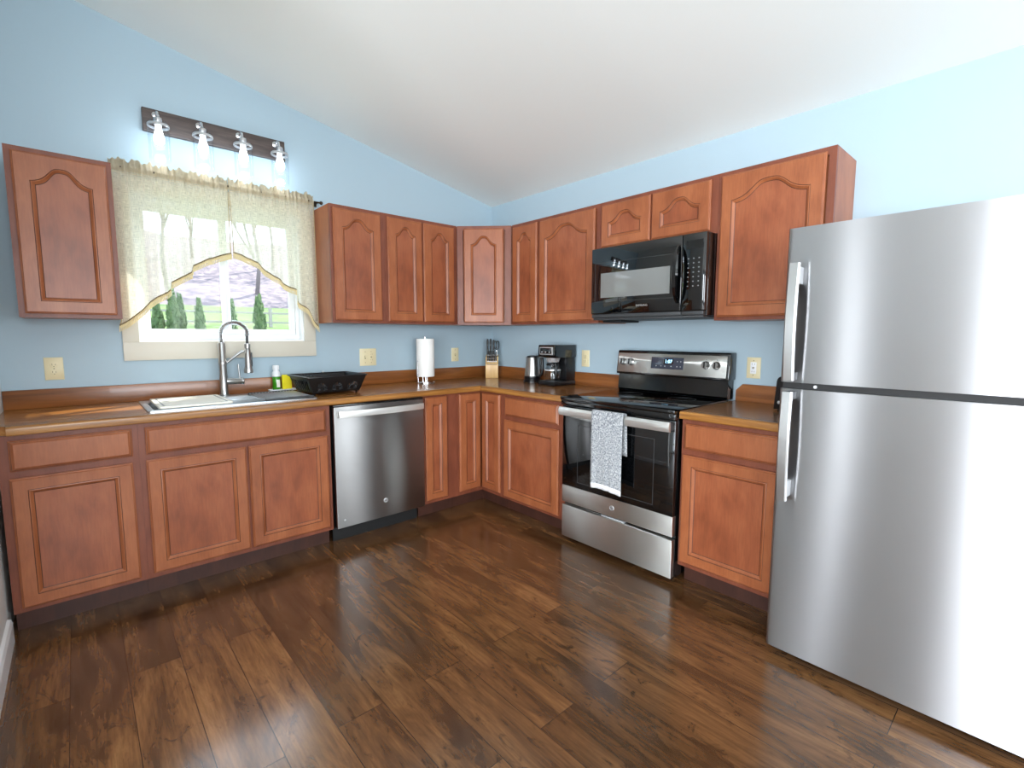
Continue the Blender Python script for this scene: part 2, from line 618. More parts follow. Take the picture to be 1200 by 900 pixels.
# window over the sink
win = struct(MB().box(WX0, WX1, 0.0, 0.13, WZ0, WZ0 + 0.012).box(WX0, WX1, 0.0, 0.13, WZ1 - 0.012, WZ1)
             .box(WX0, WX0 + 0.012, 0.0, 0.13, WZ0 + 0.012, WZ1 - 0.012).box(WX1 - 0.012, WX1, 0.0, 0.13, WZ0 + 0.012, WZ1 - 0.012)
             .build('window_1', M['white'], smooth=False))
f = MB()
FX0, FX1, FZ0, FZ1 = WX0 + 0.0125, WX1 - 0.0125, WZ0 + 0.0125, WZ1 - 0.0125
for (a, b_, z0, z1) in ((FX0, FX1, FZ0, FZ0 + 0.03), (FX0, FX1, FZ1 - 0.03, FZ1), (FX0, FX0 + 0.022, FZ0 + 0.03, FZ1 - 0.03), (FX1 - 0.022, FX1, FZ0 + 0.03, FZ1 - 0.03)):
    f.box(a, b_, 0.05, 0.125, z0, z1, 0.003)
f.build('window_frame', M['white'], win)
def sash(x0, x1, y0, y1):
    s = MB()
    z0, z1 = FZ0 + 0.0302, FZ1 - 0.0302
    t = 0.034
    for (a, b_, c0, c1) in ((x0, x1, z0, z0 + t), (x0, x1, z1 - t, z1), (x0, x0 + t, z0 + t, z1 - t), (x1 - t, x1, z0 + t, z1 - t)):
        s.box(a, b_, y0, y1, c0, c1, 0.003)
    so = s.build('window_sash', M['white'], win)
    MB().box(x0 + t, x1 - t, (y0 + y1) / 2 - 0.002, (y0 + y1) / 2 + 0.002, z0 + t, z1 - t).build('pane', M['glass'], so, smooth=False)
sash(FX0 + 0.023, -2.112, 0.092, 0.12)
sash(-2.165, FX1 - 0.023, 0.060, 0.088)
# casing boards round it
t = MB()
CX0, CX1, CZ0, CZ1 = -2.676, -1.616, 1.146, 2.165
t.box(CX0, CX1, -0.018, -0.0005, CZ0, WZ0, 0.002)
t.box(CX0, CX1, -0.018, -0.0005, WZ1, CZ1, 0.002)
t.box(CX0, WX0, -0.018, -0.0005, WZ0, WZ1, 0.002)
t.box(WX1, CX1, -0.018, -0.0005, WZ0, WZ1, 0.002)
struct(t.build('trim_1', M['trim']))

# ------------------------------------------------------------------ cabinets (local frame: x right, -y towards the room, z up)
def outline(x0, x1, z0, z1, inset, arch=0.0, n=24):
    """closed loop, counter-clockwise from bottom-left; the top runs through an arch"""
    a0, a1, b0, b1 = x0 + inset, x1 - inset, z0 + inset, z1 - inset
    pts = [(a0, b0), (a1, b0)]
    for k in range(n + 1):
        t = k / n
        x = a1 + (a0 - a1) * t
        u = 2 * t - 1
        s = 1 / (1 + (abs(u) / 0.50) ** 3.6)
        s = max(0.0, (s - 0.085) / 0.915)
        pts.append((x, b1 - arch * (1 - s)))
    return pts

def door(parent, x0, x1, z0, z1, yf=0.0, arch=0.0, st=0.056, Mx=None, name='door'):
    th = 0.019
    mb = MB(Mx)
    O = lambda i, y: [(p[0], y, p[1]) for p in outline(x0, x1, z0, z1, i)]
    I = lambda i, y: [(p[0], y, p[1]) for p in outline(x0, x1, z0, z1, st + i, arch * (1 - i * 1.5))]
    y0 = yf
    y1 = yf - th
    mb.mi = 0
    loops = [O(0, y0), O(0, y0 - 0.011), O(0.003, y0 - 0.0135), O(0.0045, y0 - 0.0138), O(0.008, y1), I(0, y1)]
    mb.loft(loops)
    mb.mi = 1
    mb.loft([I(0, y1), I(0.0022, y1 + 0.002)])
    mb.mi = 0
    mb.loft([I(0.0022, y1 + 0.002), I(0.006, y1 + 0.001), I(0.011, y1 + 0.005), I(0.016, y1 + 0.010)])
    mb.mi = 1
    mb.loft([I(0.016, y1 + 0.010), I(0.0185, y1 + 0.011)])
    bmesh.ops.remove_doubles(mb.bm, verts=mb.bm.verts, dist=1e-5)
    d = mb.build(name, [M['wood'], M['glaze']], parent, ang=25)
    p = MB(Mx)
    lp = I(0.0185, y1 + 0.011)
    bk = [(q[0], y0, q[2]) for q in lp]
    p.loft([bk, lp], True, True, True)
    p.build('panel', M['panel'], d, ang=25)
    return d

def drawer_front(parent, x0, x1, z0, z1, yf=0.0, name='drawer'):
    mb = MB()
    R = lambda i, y: [(x0 + i, y, z0 + i), (x1 - i, y, z0 + i), (x1 - i, y, z1 - i), (x0 + i, y, z1 - i)]
    mb.loft([R(0, yf), R(0, yf - 0.009), R(0.004, yf - 0.012)], True, True)
    mb.mi = 1
    mb.loft([R(0.004, yf - 0.012), R(0.0058, yf - 0.0122)])
    mb.mi = 0
    mb.loft([R(0.0058, yf - 0.0122), R(0.012, yf - 0.016), R(0.015, yf - 0.019)])
    mb.loft([R(0.015, yf - 0.019), R(0.02, yf - 0.019)], True, False, True)
    bmesh.ops.remove_doubles(mb.bm, verts=mb.bm.verts, dist=1e-5)
    return mb.build(name, [M['wood'], M['glaze']], parent, ang=25)

def frame_bars(parent, w, z0, z1, rails, stiles, sw=0.038):
    """face frame 19 mm thick, front at y=0; rails: list of (z0,z1); stiles: list of (x0,x1)"""
    mb = MB()
    for (a, b_) in stiles:
        mb.box(a, b_, 0, 0.019, z0, z1)
    st = sorted(stiles)
    for (a, b_) in rails:
        for s0, s1 in zip(st, st[1:]):
            mb.box(s0[1], s1[0], 0.0004, 0.019, a, b_)
    return mb.build('face_frame', M['frame'], parent, smooth=False)

def wall_cabinet(label, loc, rz, w, h, depth, doors, arch, stiles=None, seams=False):
    r = thing('wall_cabinet', label, 'cabinet', loc, rz, 'upper wall cabinets')
    MB().box(0, w, 0.0195, depth, 0, h).build('cabinet_body', M['wood'], r, smooth=False)
    st = stiles or [(0, 0.03), (w - 0.03, w)]
    frame_bars(r, w, 0, h, [(0, 0.03), (h - 0.035, h)], st)
    for (a, b_) in doors:
        door(r, a, b_, 0.018, h - 0.022, -0.001, arch)
    return r

ZB, ZT = 1.372, 2.134
H = ZT - ZB
g = 0.0008
# along the window wall
wall_cabinet('single-door wood wall cabinet hung alone on the far side of the curtained window', (-3.056, -0.305, ZB), 0, 0.371, H, 0.304, [(0.022, 0.351)], 0.068)
wall_cabinet('single-door wood wall cabinet directly beside the curtain, its orange side lit', (-1.607, -0.305, ZB), 0, 0.381, H, 0.304, [(0.018, 0.350)], 0.062)
wall_cabinet('wood wall cabinet with a pair of narrow arched doors above the paper towel roll', (-1.225, -0.305, ZB), 0, 0.6135, H, 0.304, [(0.019, 0.296), (0.310, 0.582)], 0.055,
             [(0, 0.03), (0.285, 0.322), (0.58, 0.6135)])
# diagonal corner
r = thing('wall_cabinet', 'diagonal corner wood wall cabinet above the knife block', 'cabinet', (-0.61, -0.305, ZB), -PI / 4, 'upper wall cabinets')
W45 = 0.305 * math.sqrt(2)
iR = Matrix.Rotation(PI / 4, 4, 'Z') @ Matrix.Translation((0.61, 0.305, 0))
pts = [(-0.6095, -0.302), (-0.302, -0.6095), (-0.001, -0.6095), (-0.001, -0.001), (-0.6095, -0.001)]
lp = [(iR @ Vector((x, y, 0))) for x, y in pts]
lp[0].y = max(lp[0].y, 0.0); lp[1].y = max(lp[1].y, 0.0)
MB().prism([(p.x, p.y + (0.0195 if i < 2 else 0)) for i, p in enumerate(lp)], 0, H, 'z').build('cabinet_body', M['wood'], r, smooth=False)
frame_bars(r, W45, 0, H, [(0, 0.03), (H - 0.035, H)], [(0.004, 0.05), (W45 - 0.05, W45 - 0.004)])
door(r, 0.058, W45 - 0.062, 0.018, H - 0.022, -0.001, 0.064)
# along the range wall (local x runs towards world -y)
RZ = -PI / 2
XU = -0.305
wall_cabinet('narrowest single-door wood wall cabinet, next to the diagonal corner cabinet', (XU, -0.612, ZB), RZ, 0.3015, H, 0.304, [(0.024, 0.288)], 0.05)
wall_cabinet('wide single-door wood wall cabinet above the coffee maker', (XU, -0.914, ZB), RZ, 0.552, H, 0.304, [(0.014, 0.518)], 0.075)
rm = wall_cabinet('short wood wall cabinet with two small arched doors over the microwave', (XU, -1.467, 1.832), RZ, 0.775, ZT - 1.832, 0.304, [(0.018, 0.372), (0.384, 0.738)], 0.058,
                  [(0, 0.03), (0.36, 0.396), (0.735, 0.775)])
wall_cabinet('wide wood wall cabinet between microwave and refrigerator with exposed end panel', (XU, -2.243, ZB), RZ, 0.528, H, 0.304, [(0.018, 0.492)], 0.075)

# base cabinets
def base_cabinet(label, loc, rz, w, drawers=(), doors=(), stiles=None, depth=0.6, hollow=False):
    r = thing('base_cabinet', label, 'cabinet', loc, rz, 'base cabinets')
    if hollow:
        cbm = MB().box(0, 0.018, 0.0195, depth, 0.105, 0.8745).box(w - 0.018, w, 0.0195, depth, 0.105, 0.8745)
        cbm.box(0.018, w - 0.018, 0.0195, depth, 0.105, 0.123).box(0.018, w - 0.018, depth - 0.012, depth, 0.123, 0.8745)
        cbm.box(0.018, w - 0.018, 0.0195, 0.025, 0.123, 0.8745)
    else:
        cbm = MB().box(0, w, 0.0195, depth, 0.105, 0.8745)
    cbm.build('cabinet_body', M['wood'], r, smooth=False)
    st = stiles or [(0, 0.036), (w - 0.036, w)]
    rails = [(0.105, 0.14), (0.84, 0.8745)]
    if drawers:
        rails.append((0.69, 0.725))
    frame_bars(r, w, 0.105, 0.8745, rails, st)
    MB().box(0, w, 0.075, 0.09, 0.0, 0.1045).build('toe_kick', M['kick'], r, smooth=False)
    for (a, b_) in drawers:
        drawer_front(r, a, b_, 0.722, 0.852, -0.001)
    for (a, b_, z0, z1) in doors:
        door(r, a, b_, z0, z1, -0.001, 0.0, min(0.052, (b_ - a) * 0.26))
    return r
YB = -0.61
base_cabinet('wood base cabinet at the counter end by the white wall, drawer over scuffed door', (-3.143, YB, 0), 0, 0.4615, [(0.034, 0.438)], [(0.028, 0.434, 0.126, 0.692)], [(0, 0.05), (0.425, 0.4615)])
base_cabinet('widest wood base cabinet, two doors under a long false drawer front below the sink', (-2.681, YB, 0), 0, 0.912, [(0.026, 0.885)], [(0.022, 0.452, 0.130, 0.694), (0.464, 0.892, 0.130, 0.694)], [(0, 0.036), (0.44, 0.476), (0.876, 0.912)], hollow=True)
base_cabinet('slim wood base cabinet with one tall narrow door just beside the dishwasher', (-1.130, YB, 0), 0, 0.2865, (), [(0.018, 0.196, 0.130, 0.862)], [(0, 0.03), (0.18, 0.2865)])
# corner cabinet with two leaves meeting in the inside corner
r = thing('base_cabinet', 'corner wood base cabinet whose two narrow door leaves meet at the inside corner', 'cabinet', (-0.61, -0.61, 0), 0, 'base cabinets')
E_ = 0.2325
MB().prism([(-E_, 0.02), (0.02, 0.02), (0.02, -E_), (0.605, -E_), (0.605, 0.605), (-E_, 0.605)], 0.105, 0.8745, 'z').build('cabinet_body', M['wood'], r, smooth=False)
fb = MB()
fb.box(-E_, -0.212, 0, 0.0195, 0.105, 0.8745).box(-0.212, 0.0, 0, 0.0195, 0.845, 0.8745).box(-0.212, 0.0, 0, 0.0195, 0.105, 0.14)
fb.box(0, 0.0195, -E_, -0.212, 0.105, 0.8745).box(0, 0.0195, -0.212, 0.0, 0.845, 0.8745).box(0, 0.0195, -0.212, 0.0, 0.105, 0.14)
fb.build('face_frame', M['frame'], r, smooth=False)
kb = MB()
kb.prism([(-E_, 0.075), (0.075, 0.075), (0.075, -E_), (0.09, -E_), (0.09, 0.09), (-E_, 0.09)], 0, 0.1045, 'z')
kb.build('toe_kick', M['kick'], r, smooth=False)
door(r, -0.214, -0.0215, 0.135, 0.862, -0.001, 0, 0.05)
door(r, 0.0215, 0.226, 0.135, 0.862, -0.001, 0, 0.05, Matrix.Rotation(-PI / 2, 4, 'Z'))
base_cabinet('wood base cabinet with drawer and door between the corner and the range', (-0.61, -0.8445, 0), RZ, 0.6205, [(0.044, 0.566)], [(0.040, 0.570, 0.126, 0.690)], [(0, 0.055), (0.555, 0.6205)])
base_cabinet('wood base cabinet with drawer and door between the range and the refrigerator', (-0.61, -2.2505, 0), RZ, 0.497, [(0.016, 0.470)], [(0.012, 0.474, 0.130, 0.692)], [(0, 0.036), (0.46, 0.497)])

# ------------------------------------------------------------------ worktops
SX0, SX1, SY0, SY1 = -2.632, -1.815, -0.565, -0.075     # sink rim
HX0, HX1, HY0, HY1 = SX0 + 0.015, SX1 - 0.015, SY0 + 0.015, SY1 - 0.015
Z0, Z1 = 0.8765, 0.9145
def front_profile(d, y0):
    """rounded nose, in (depth, z), d = outward sign"""
    R_ = 0.010
    out = [(y0, Z0)]
    for k in range(6):
        a = -PI / 2 + PI / 2 * k / 5
        out.append((y0 + d * (0.02 + R_ * math.cos(a) * 0.6), Z0 + 0.006 + 0.006 * math.sin(a)))
    for k in range(6):
        a = PI / 2 * k / 5
        out.append((y0 + d * (0.016 + R_ * math.cos(a)), Z1 - R_ + R_ * math.sin(a)))
    out.append((y0, Z1))
    return out
ct = thing('countertop', 'long L-shaped wood-look countertop running through the corner to the range', 'countertop', (0, 0, 0))
m1 = MB()
YF = -0.62
m1.prism([(-3.16, -0.58), (-3.11, YF), (HX0, YF), (HX0, -0.001), (-3.16, -0.001)], Z0, Z1, 'z')
m1.box(HX0, HX1, HY1, -0.001, Z0, Z1)
m1.box(HX0, HX1, YF, HY0, Z0, Z1)
m1.box(HX1, -0.648, YF, -0.001, Z0, Z1)
m1.build('slab', M['top_x'], ct, smooth=False)
MB().prism(front_profile(-1, YF), -3.108, -0.6462, 'x').build('front_edge', M['edge_x'], ct, ang=60)
m2 = MB()
m2.box(-0.62, -0.001, -1.4715, YF, Z0, Z1)
m2.box(-0.648, -0.001, YF, -0.001, Z0, Z1)
m2.build('slab', M['top_y'], ct, smooth=False)
MB().prism(front_profile(-1, -0.62), -1.4715, -0.6462, 'y').build('front_edge', M['edge_y'], ct, ang=60)
MB().box(-3.16, -0.021, -0.02, -0.001, Z1 + 0.0003, 1.012, 0.002).build('backsplash', M['splash_x'], ct)
MB().prism([(-0.001, Z1 + 0.0003), (-0.001, 1.012), (-1.43, 1.012), (-1.462, 0.98), (-1.462, Z1 + 0.0003)], -0.02, -0.001, 'x').build('backsplash', M['splash_y'], ct, smooth=False)
ct2 = thing('countertop', 'short wood-look countertop between the range and the refrigerator', 'countertop', (0, 0, 0))
MB().box(-0.62, -0.001, -2.748, -2.2505, Z0, Z1).build('slab', M['top_y'], ct2, smooth=False)
MB().prism(front_profile(-1, -0.62), -2.748, -2.2505, 'y').build('front_edge', M['edge_y'], ct2, ang=60)
MB().prism([(-2.256, Z1 + 0.0003), (-2.256, 0.975), (-2.292, 1.012), (-2.748, 1.012), (-2.748, Z1 + 0.0003)], -0.02, -0.001, 'x').build('backsplash', M['splash_y'], ct2, smooth=False)

# ------------------------------------------------------------------ sink
sk = thing('kitchen_sink', 'drop-in stainless steel sink set in the countertop below the window', 'sink', (-2.22, -0.32, Z1))
sk_off = Matrix.Translation((2.22, 0.32, -Z1))
def rect(x0, x1, y0, y1, z, rad=0.0, n=5):
    if rad <= 0:
        return [(x0, y0, z), (x1, y0, z), (x1, y1, z), (x0, y1, z)]
    o = []
    for cx, cy, a0 in ((x1 - rad, y0 + rad, -PI / 2), (x1 - rad, y1 - rad, 0), (x0 + rad, y1 - rad, PI / 2), (x0 + rad, y0 + rad, PI)):
        for k in range(n):
            a = a0 + PI / 2 * k / (n - 1)
            o.append((cx + rad * math.cos(a), cy + rad * math.sin(a), z))
    return o
m = MB(sk_off)
BX0, BX1, BY0, BY1 = HX0 + 0.012, HX1 - 0.012, HY0 + 0.012, HY1 - 0.07
m.loft([rect(SX0, SX1, SY0, SY1, Z1 + 0.0004, 0.012), rect(SX0, SX1, SY0, SY1, Z1 + 0.005, 0.012), rect(SX0 + .004, SX1 - .004, SY0 + .004, SY1 - .004, Z1 + 0.007, 0.012),
        rect(BX0, BX1, BY0, BY1, Z1 + 0.006, 0.018), rect(BX0 + .004, BX1 - .004, BY0 + .004, BY1 - .004, Z1 + 0.0, 0.018)])
m.build('rim', M['sinksteel'], sk)
m = MB(sk_off)
m.loft([rect(BX0 + .004, BX1 - .004, BY0 + .004, BY1 - .004, Z1, 0.018), rect(BX0 + .004, BX1 - .004, BY0 + .004, BY1 - .004, Z1 - 0.016, 0.018),
        rect(BX0 + .004, BX1 - .004, BY0 + .016, BY1 - .016, Z1 - 0.0165, 0.018), rect(BX0 + .008, BX1 - .008, BY0 + .018, BY1 - .018, Z1 - 0.19, 0.02),
        rect(BX0 + .03, BX1 - .03, BY0 + .04, BY1 - .04, Z1 - 0.215, 0.02)], True, False, True)
m.build('basin', M['sinksteel'], sk)
MB(sk_off).lathe([(0.0, Z1 - 0.2125), (0.03, Z1 - 0.2125), (0.045, Z1 - 0.2115), (0.05, Z1 - 0.2145)], -2.22, -0.32, 24, True).build('drain', M['chrome'], sk)
# white board lying on the ledge
bd = thing('cutting_board', 'white cutting board with a juice groove laid across the sink', 'cutting board', (-2.42, -0.32, Z1 + 0.0075))
m = MB()
hw, hd = 0.165, 0.205
L = lambda i, z: rect(-hw + i, hw - i, -hd + i, hd - i, z, 0.012 - i * 0.1)
m.loft([L(0.002, 0), L(0, 0.002), L(0, 0.010), L(0.002, 0.012), L(0.02, 0.012)], True, True, False)
m.mi = 1
m.loft([L(0.02, 0.012), L(0.022, 0.0095), L(0.027, 0.0095), L(0.029, 0.012)])
m.mi = 0
m.loft([L(0.029, 0.012), L(0.04, 0.012)], True, False, True)
bmesh.ops.remove_doubles(m.bm, verts=m.bm.verts, dist=1e-5)
m.build('board', [M['board'], M['grey']], bd)
# roll-up drying rack
rr = thing('drying_rack', 'steel roll-up drying rack of thin rods over the sink basin', 'drying rack', (-1.965, -0.335, Z1 + 0.007))
for k in range(15):
    x = -0.125 + 0.25 * k / 14
    MB().tube([(x, -0.205, 0.006), (x, 0.17, 0.006)], 0.0045, 8).build('rod', M['sinksteel'], rr)
for y in (-0.205, 0.17):
    MB().box(-0.133, 0.133, y - 0.006, y + 0.006, 0.0005, 0.013, 0.003).build('end_strip', M['darkgrey'], rr)
# faucet
fx, fy = -2.215, -0.108
fc = thing('kitchen_faucet', 'brushed steel spring-neck kitchen faucet behind the sink basin', 'faucet', (fx, fy, Z1 + 0.006))
MB().lathe([(0.030, 0.0005), (0.030, 0.006), (0.024, 0.010), (0.0225, 0.03), (0.0225, 0.19), (0.0235, 0.195), (0.0235, 0.205), (0.0205, 0.21), (0.0205, 0.318), (0.0185, 0.322)]).build('column', M['satin'], fc)
dx, dy = 0.95, -0.30
path = []
R0 = 0.070
for k in range(29):
    a = PI - PI * 1.06 * k / 28
    h = R0 * (1 + math.cos(a))
    path.append((dx * h, dy * h, 0.325 + 0.055 + 0.066 * math.sin(a)))
path = [(0, 0, 0.318), (0, 0, 0.35)] + path
path.append((path[-1][0] - 0.001, path[-1][1], 0.318))
MB().tube(path, 0.0075, 10).build('hose', M['darkgrey'], fc)
# spring coil round the hose
coil = []
P_ = [Vector(p) for p in path]
cum = [0]
for a, b_ in zip(P_, P_[1:]):
    cum.append(cum[-1] + (b_ - a).length)
def at(s):
    for i in range(len(P_) - 1):
        if s <= cum[i + 1]:
            t = (s - cum[i]) / max(1e-9, cum[i + 1] - cum[i])
            return P_[i].lerp(P_[i + 1], t), (P_[i + 1] - P_[i]).normalized()
    return P_[-1], (P_[-1] - P_[-2]).normalized()
side = Vector((-dy, dx, 0)).normalized()
turns, per = 30, 9
for k in range(turns * per + 1):
    s = cum[-1] * 0.86 * k / (turns * per)
    p, t = at(s)
    n2 = t.cross(side).normalized()
    a = 2 * PI * k / per
    coil.append(p + (side * math.cos(a) + n2 * math.sin(a)) * 0.0125)
MB().tube(coil, 0.0026, 5).build('spring', M['chrome'], fc)
ex, ey = path[-1][0], path[-1][1]
MB().lathe([(0.0125, 0.318), (0.0165, 0.316), (0.0165, 0.29), (0.0125, 0.288)], ex, ey, 18).build('hose_collar', M['satin'], fc)
MB().lathe([(0.012, 0.2875), (0.017, 0.28), (0.0185, 0.2), (0.021, 0.17), (0.026, 0.158), (0.026, 0.140), (0.022, 0.136)], ex, ey, 20).build('spray_head', M['satin'], fc)
MB().box(ex + 0.0165, ex + 0.024, ey - 0.008, ey + 0.008, 0.175, 0.262, 0.003).build('spray_trigger', M['blackplast'], fc)
MB().tube([(dx * 0.018, dy * 0.018, 0.20), (dx * 0.10, dy * 0.10, 0.265), (ex - dx * 0.02, ey - dy * 0.02, 0.272)], 0.0075, 10).build('support_arm', M['satin'], fc)
vm = MB(Matrix.Translation((0, 0, 0.088)) @ Matrix.Rotation(-0.30, 4, 'Z') @ Matrix.Rotation(PI / 2, 4, 'Y'))
vm.lathe([(0.019, 0.020), (0.019, 0.088), (0.0205, 0.09), (0.0205, 0.108), (0.018, 0.111)], 0, 0, 20)
vm.build('valve', M['satin'], fc)
MB().tube([(0.088 * 0.955, -0.088 * 0.295, 0.105), (0.088 * 0.955 - 0.006, -0.027, 0.19)], [0.0055, 0.0045], 10).build('lever', M['satin'], fc)

# soap, sponge, tray
ty = -0.055
tr_ = thing('soap_tray', 'small white rectangular tray by the sink under the soap bottle', 'tray', (-1.862, -0.051, Z1))
m = MB()
T = lambda i, z: rect(-0.085 + i, 0.085 - i, -0.027 + i, 0.027 - i, z, 0.008)
m.loft([T(0.004, 0.0075), T(0, 0.010), T(0, 0.018), T(0.003, 0.018), T(0.004, 0.0125)], True, True, True)
m.build('dish', M['cap'], tr_)
sb = thing('soap_bottle', 'green dish soap bottle with a white cap standing on the small tray', 'bottle', (-1.897, -0.049, Z1 + 0.0128))
MB().lathe([(0.022, 0.0), (0.0245, 0.004), (0.0245, 0.083), (0.0215, 0.090)], 0, 0, 24).build('bottle', M['soap'], sb)
MB().lathe([(0.0250, 0.0905), (0.0250, 0.116), (0.016, 0.128), (0.0155, 0.134), (0.020, 0.135), (0.020, 0.160), (0.017, 0.164)], 0, 0, 24).build('cap', M['cap'], sb)
MB().box(-0.006, 0.014, -0.0256, -0.0243, 0.02, 0.070).build('bottle_label', M['board'], sb)
sp = MB().box(-0.03, 0.03, -0.011, 0.011, 0, 0.098, 0.004).build('sponge', M['sponge'], None, loc=(-1.833, -0.049, Z1 + 0.0128))
tag(sp, 'yellow upright sponge standing next to the green soap bottle', 'sponge')

# dish rack
dr = thing('dish_rack', 'black plastic dish rack with pierced sides on the countertop beside the sink', 'dish rack', (-1.652, -0.305, Z1), 0.05)
TW, TD, BW, BD, RZ0, RZ1 = 0.195, 0.150, 0.155, 0.125, 0.014, 0.118
def wallpt(sidei, u, h):
    w_ = BW + (TW - BW) * h
    d_ = BD + (TD - BD) * h
    z = RZ0 + (RZ1 - RZ0) * h
    return {0: (-w_ + 2 * w_ * u, -d_, z), 1: (w_, -d_ + 2 * d_ * u, z), 2: (w_ - 2 * w_ * u, d_, z), 3: (-w_, d_ - 2 * d_ * u, z)}[sidei]
def pierced(sidei, nu, nh, hole):
    mb = MB()
    grid = [[mb.v(wallpt(sidei, i / nu, j / nh)) for i in range(nu + 1)] for j in range(nh + 1)]
    for j in range(nh):
        for i in range(nu):
            if not hole((i + 0.5) / nu, (j + 0.5) / nh):
                mb.face([grid[j][i], grid[j][i + 1], grid[j + 1][i + 1], grid[j + 1][i]])
    for vv in [q for q in mb.bm.verts if not q.link_faces]:
        mb.bm.verts.remove(vv)
    o = mb.build('side_wall', M['blackplast'], dr, ang=20)
    s = o.modifiers.new('thickness', 'SOLIDIFY')
    s.thickness = 0.004
    return o
def flower(u, h):
    for cu in (0.2, 0.5, 0.8):
        x, z = (u - cu) * 0.36, (h - 0.28) * 0.104
        rr_ = math.hypot(x, z)
        a = math.atan2(z, x)
        if 0.014 < rr_ < 0.034 and z > -0.012 and (a * 7 / PI) % 1.0 > 0.38:
            return True
    return False
def slots(u, h):
    return 0.15 < h < 0.72 and (u * 9) % 1.0 > 0.45 and 0.06 < u < 0.94
pierced(0, 84, 24, flower)
pierced(2, 84, 24, flower)
pierced(1, 40, 12, slots)
pierced(3, 40, 12, slots)
m = MB()
m.loft([rect(-BW, BW, -BD, BD, RZ0, 0.0), rect(-BW, BW, -BD, BD, RZ0 + 0.004, 0.0)], True, True, True)
m.build('base', M['blackplast'], dr)
m = MB()
m.loft([rect(-TW, TW, -TD, TD, RZ1, 0.02), rect(-TW - .012, TW + .012, -TD - .012, TD + .012, RZ1 - .004, 0.025), rect(-TW - .012, TW + .012, -TD - .012, TD + .012, RZ1 + .001, 0.025),
        rect(-TW, TW, -TD, TD, RZ1 + .005, 0.02), rect(-TW + .004, TW - .004, -TD + .004, TD - .004, RZ1, 0.02)])
m.build('rim', M['blackplast'], dr)
for sx in (-1, 1):
    for sy in (-1, 1):
        MB().lathe([(0.006, 0.0005), (0.010, RZ0)], sx * (BW - 0.015), sy * (BD - 0.015), 10).build('foot', M['blackplast'], dr)
cb = MB()
for y in (-0.075, -0.025, 0.025, 0.075):
    cb.box(-TW + 0.01, -TW + 0.07, y - 0.003, y + 0.003, 0.07, RZ1 + 0.004)
cb.box(-TW + 0.066, -TW + 0.072, -TD + .02, TD - .02, 0.018, RZ1 + 0.002)
cb.build('cutlery_divider', M['blackplast'], dr)
MB().sphere((0.03, TD - 0.004, RZ1 + 0.009), 0.006).build('clip', M['silver'], dr)

# ------------------------------------------------------------------ appliances
def badge(parent, x, z, y, r=0.015):
    b_ = MB()
    b_.lathe([(r, y), (r, y - 0.0015), (r * 0.86, y - 0.0022), (r * 0.82, y - 0.0014), (0.0, y - 0.0014)], x, z, 24, True, 'y')
    o = b_.build('badge', M['silver'], parent)
    text('badge_monogram', 'GE', r * 0.95, (x, y - 0.0018, z), M['darkgrey'], o, 0.0004, shear=0.3)
    return o

# dishwasher
DW0, DW1 = -1.7615, -1.138
dw = thing('dishwasher', 'slate stainless dishwasher with a bar handle between two base cabinets', 'dishwasher', (DW0, -0.648, 0))
w_ = DW1 - DW0
MB().box(0.006, w_ - 0.006, 0.046, 0.62, 0.10, 0.872).box(0.012, w_ - 0.012, 0.10, 0.115, 0.001, 0.099).build('tub_body', M['blackmat'], dw, smooth=False)
dm = MB()
dm.box(0.004, w_ - 0.004, 0.0, 0.042, 0.112, 0.862, 0.004)
dm.build('door', M['steel_dark'], dw)
MB().box(0.004, w_ - 0.004, 0.004, 0.044, 0.8635, 0.8725, 0.002).build('control_strip', M['black'], dw)
hb = MB()
n = 24
loops = []
for k in range(n + 1):
    t = k / n
    x = 0.022 + (w_ - 0.044) * t
    bow = -0.028 - 0.022 * math.sin(PI * t) ** 0.6
    zc = 0.819
    loops.append([(x, bow - 0.006, zc - 0.019), (x, bow - 0.009, zc), (x, bow - 0.006, zc + 0.019), (x, bow + 0.005, zc + 0.019), (x, bow + 0.005, zc - 0.019)])
hb.loft(loops, True, True, True)
hb.box(0.022, 0.040, -0.036, -0.0005, 0.802, 0.836, 0.002).box(w_ - 0.040, w_ - 0.022, -0.036, -0.0005, 0.802, 0.836, 0.002)
hb.build('handle', M['bar_steel'], dw, ang=30)
badge(dw, 0.325, 0.222, -0.0003)
MB().lathe([(0.006, -0.0003), (0.006, -0.0012)], 0.05, 0.16, 16, True, 'y').build('mark', M['silver'], dw)

# range
RW = 0.765
rg = thing('kitchen_range', 'freestanding stainless and black glass electric range between the base cabinets', 'range', (-0.66, -1.479, 0), RZ)
MB().box(0.003, RW - 0.003, 0.035, 0.63, 0.03, 0.900).build('range_body', M['black'], rg, smooth=False)
for sx in (0.05, RW - 0.05):
    for sy in (0.10, 0.58):
        MB().lathe([(0.018, 0.0), (0.018, 0.008), (0.010, 0.010), (0.010, 0.03)], sx, sy, 14).build('foot', M['blackmat'], rg)
cm = MB()
cm.box(0.0, RW, -0.022, 0.575, 0.9005, 0.921, 0.004)
cm.box(0.0, RW, -0.014, 0.034, 0.868, 0.900, 0.003)
ck = cm.build('cooktop', M['blackglass'], rg)
for cx, cy, rr_ in ((0.2, 0.14, 0.10), (0.56, 0.14, 0.115), (0.2, 0.42, 0.08), (0.56, 0.42, 0.08)):
    MB(Matrix.Translation((cx, cy, 0.9212))).lathe([(rr_, 0), (rr_, 0.0002), (rr_ - 0.002, 0.0002), (rr_ - 0.002, 0)], 0, 0, 40, False).build('burner_ring', M['darkgrey'], ck)
od = MB()
od.box(0.004, RW - 0.004, 0.0, 0.034, 0.365, 0.864, 0.003)
odo = od.build('oven_door', M['blackglass'], rg)
MB().box(0.004, RW - 0.004, -0.001, 0.034, 0.258, 0.3645, 0.003).build('door_band', M['steel'], odo)
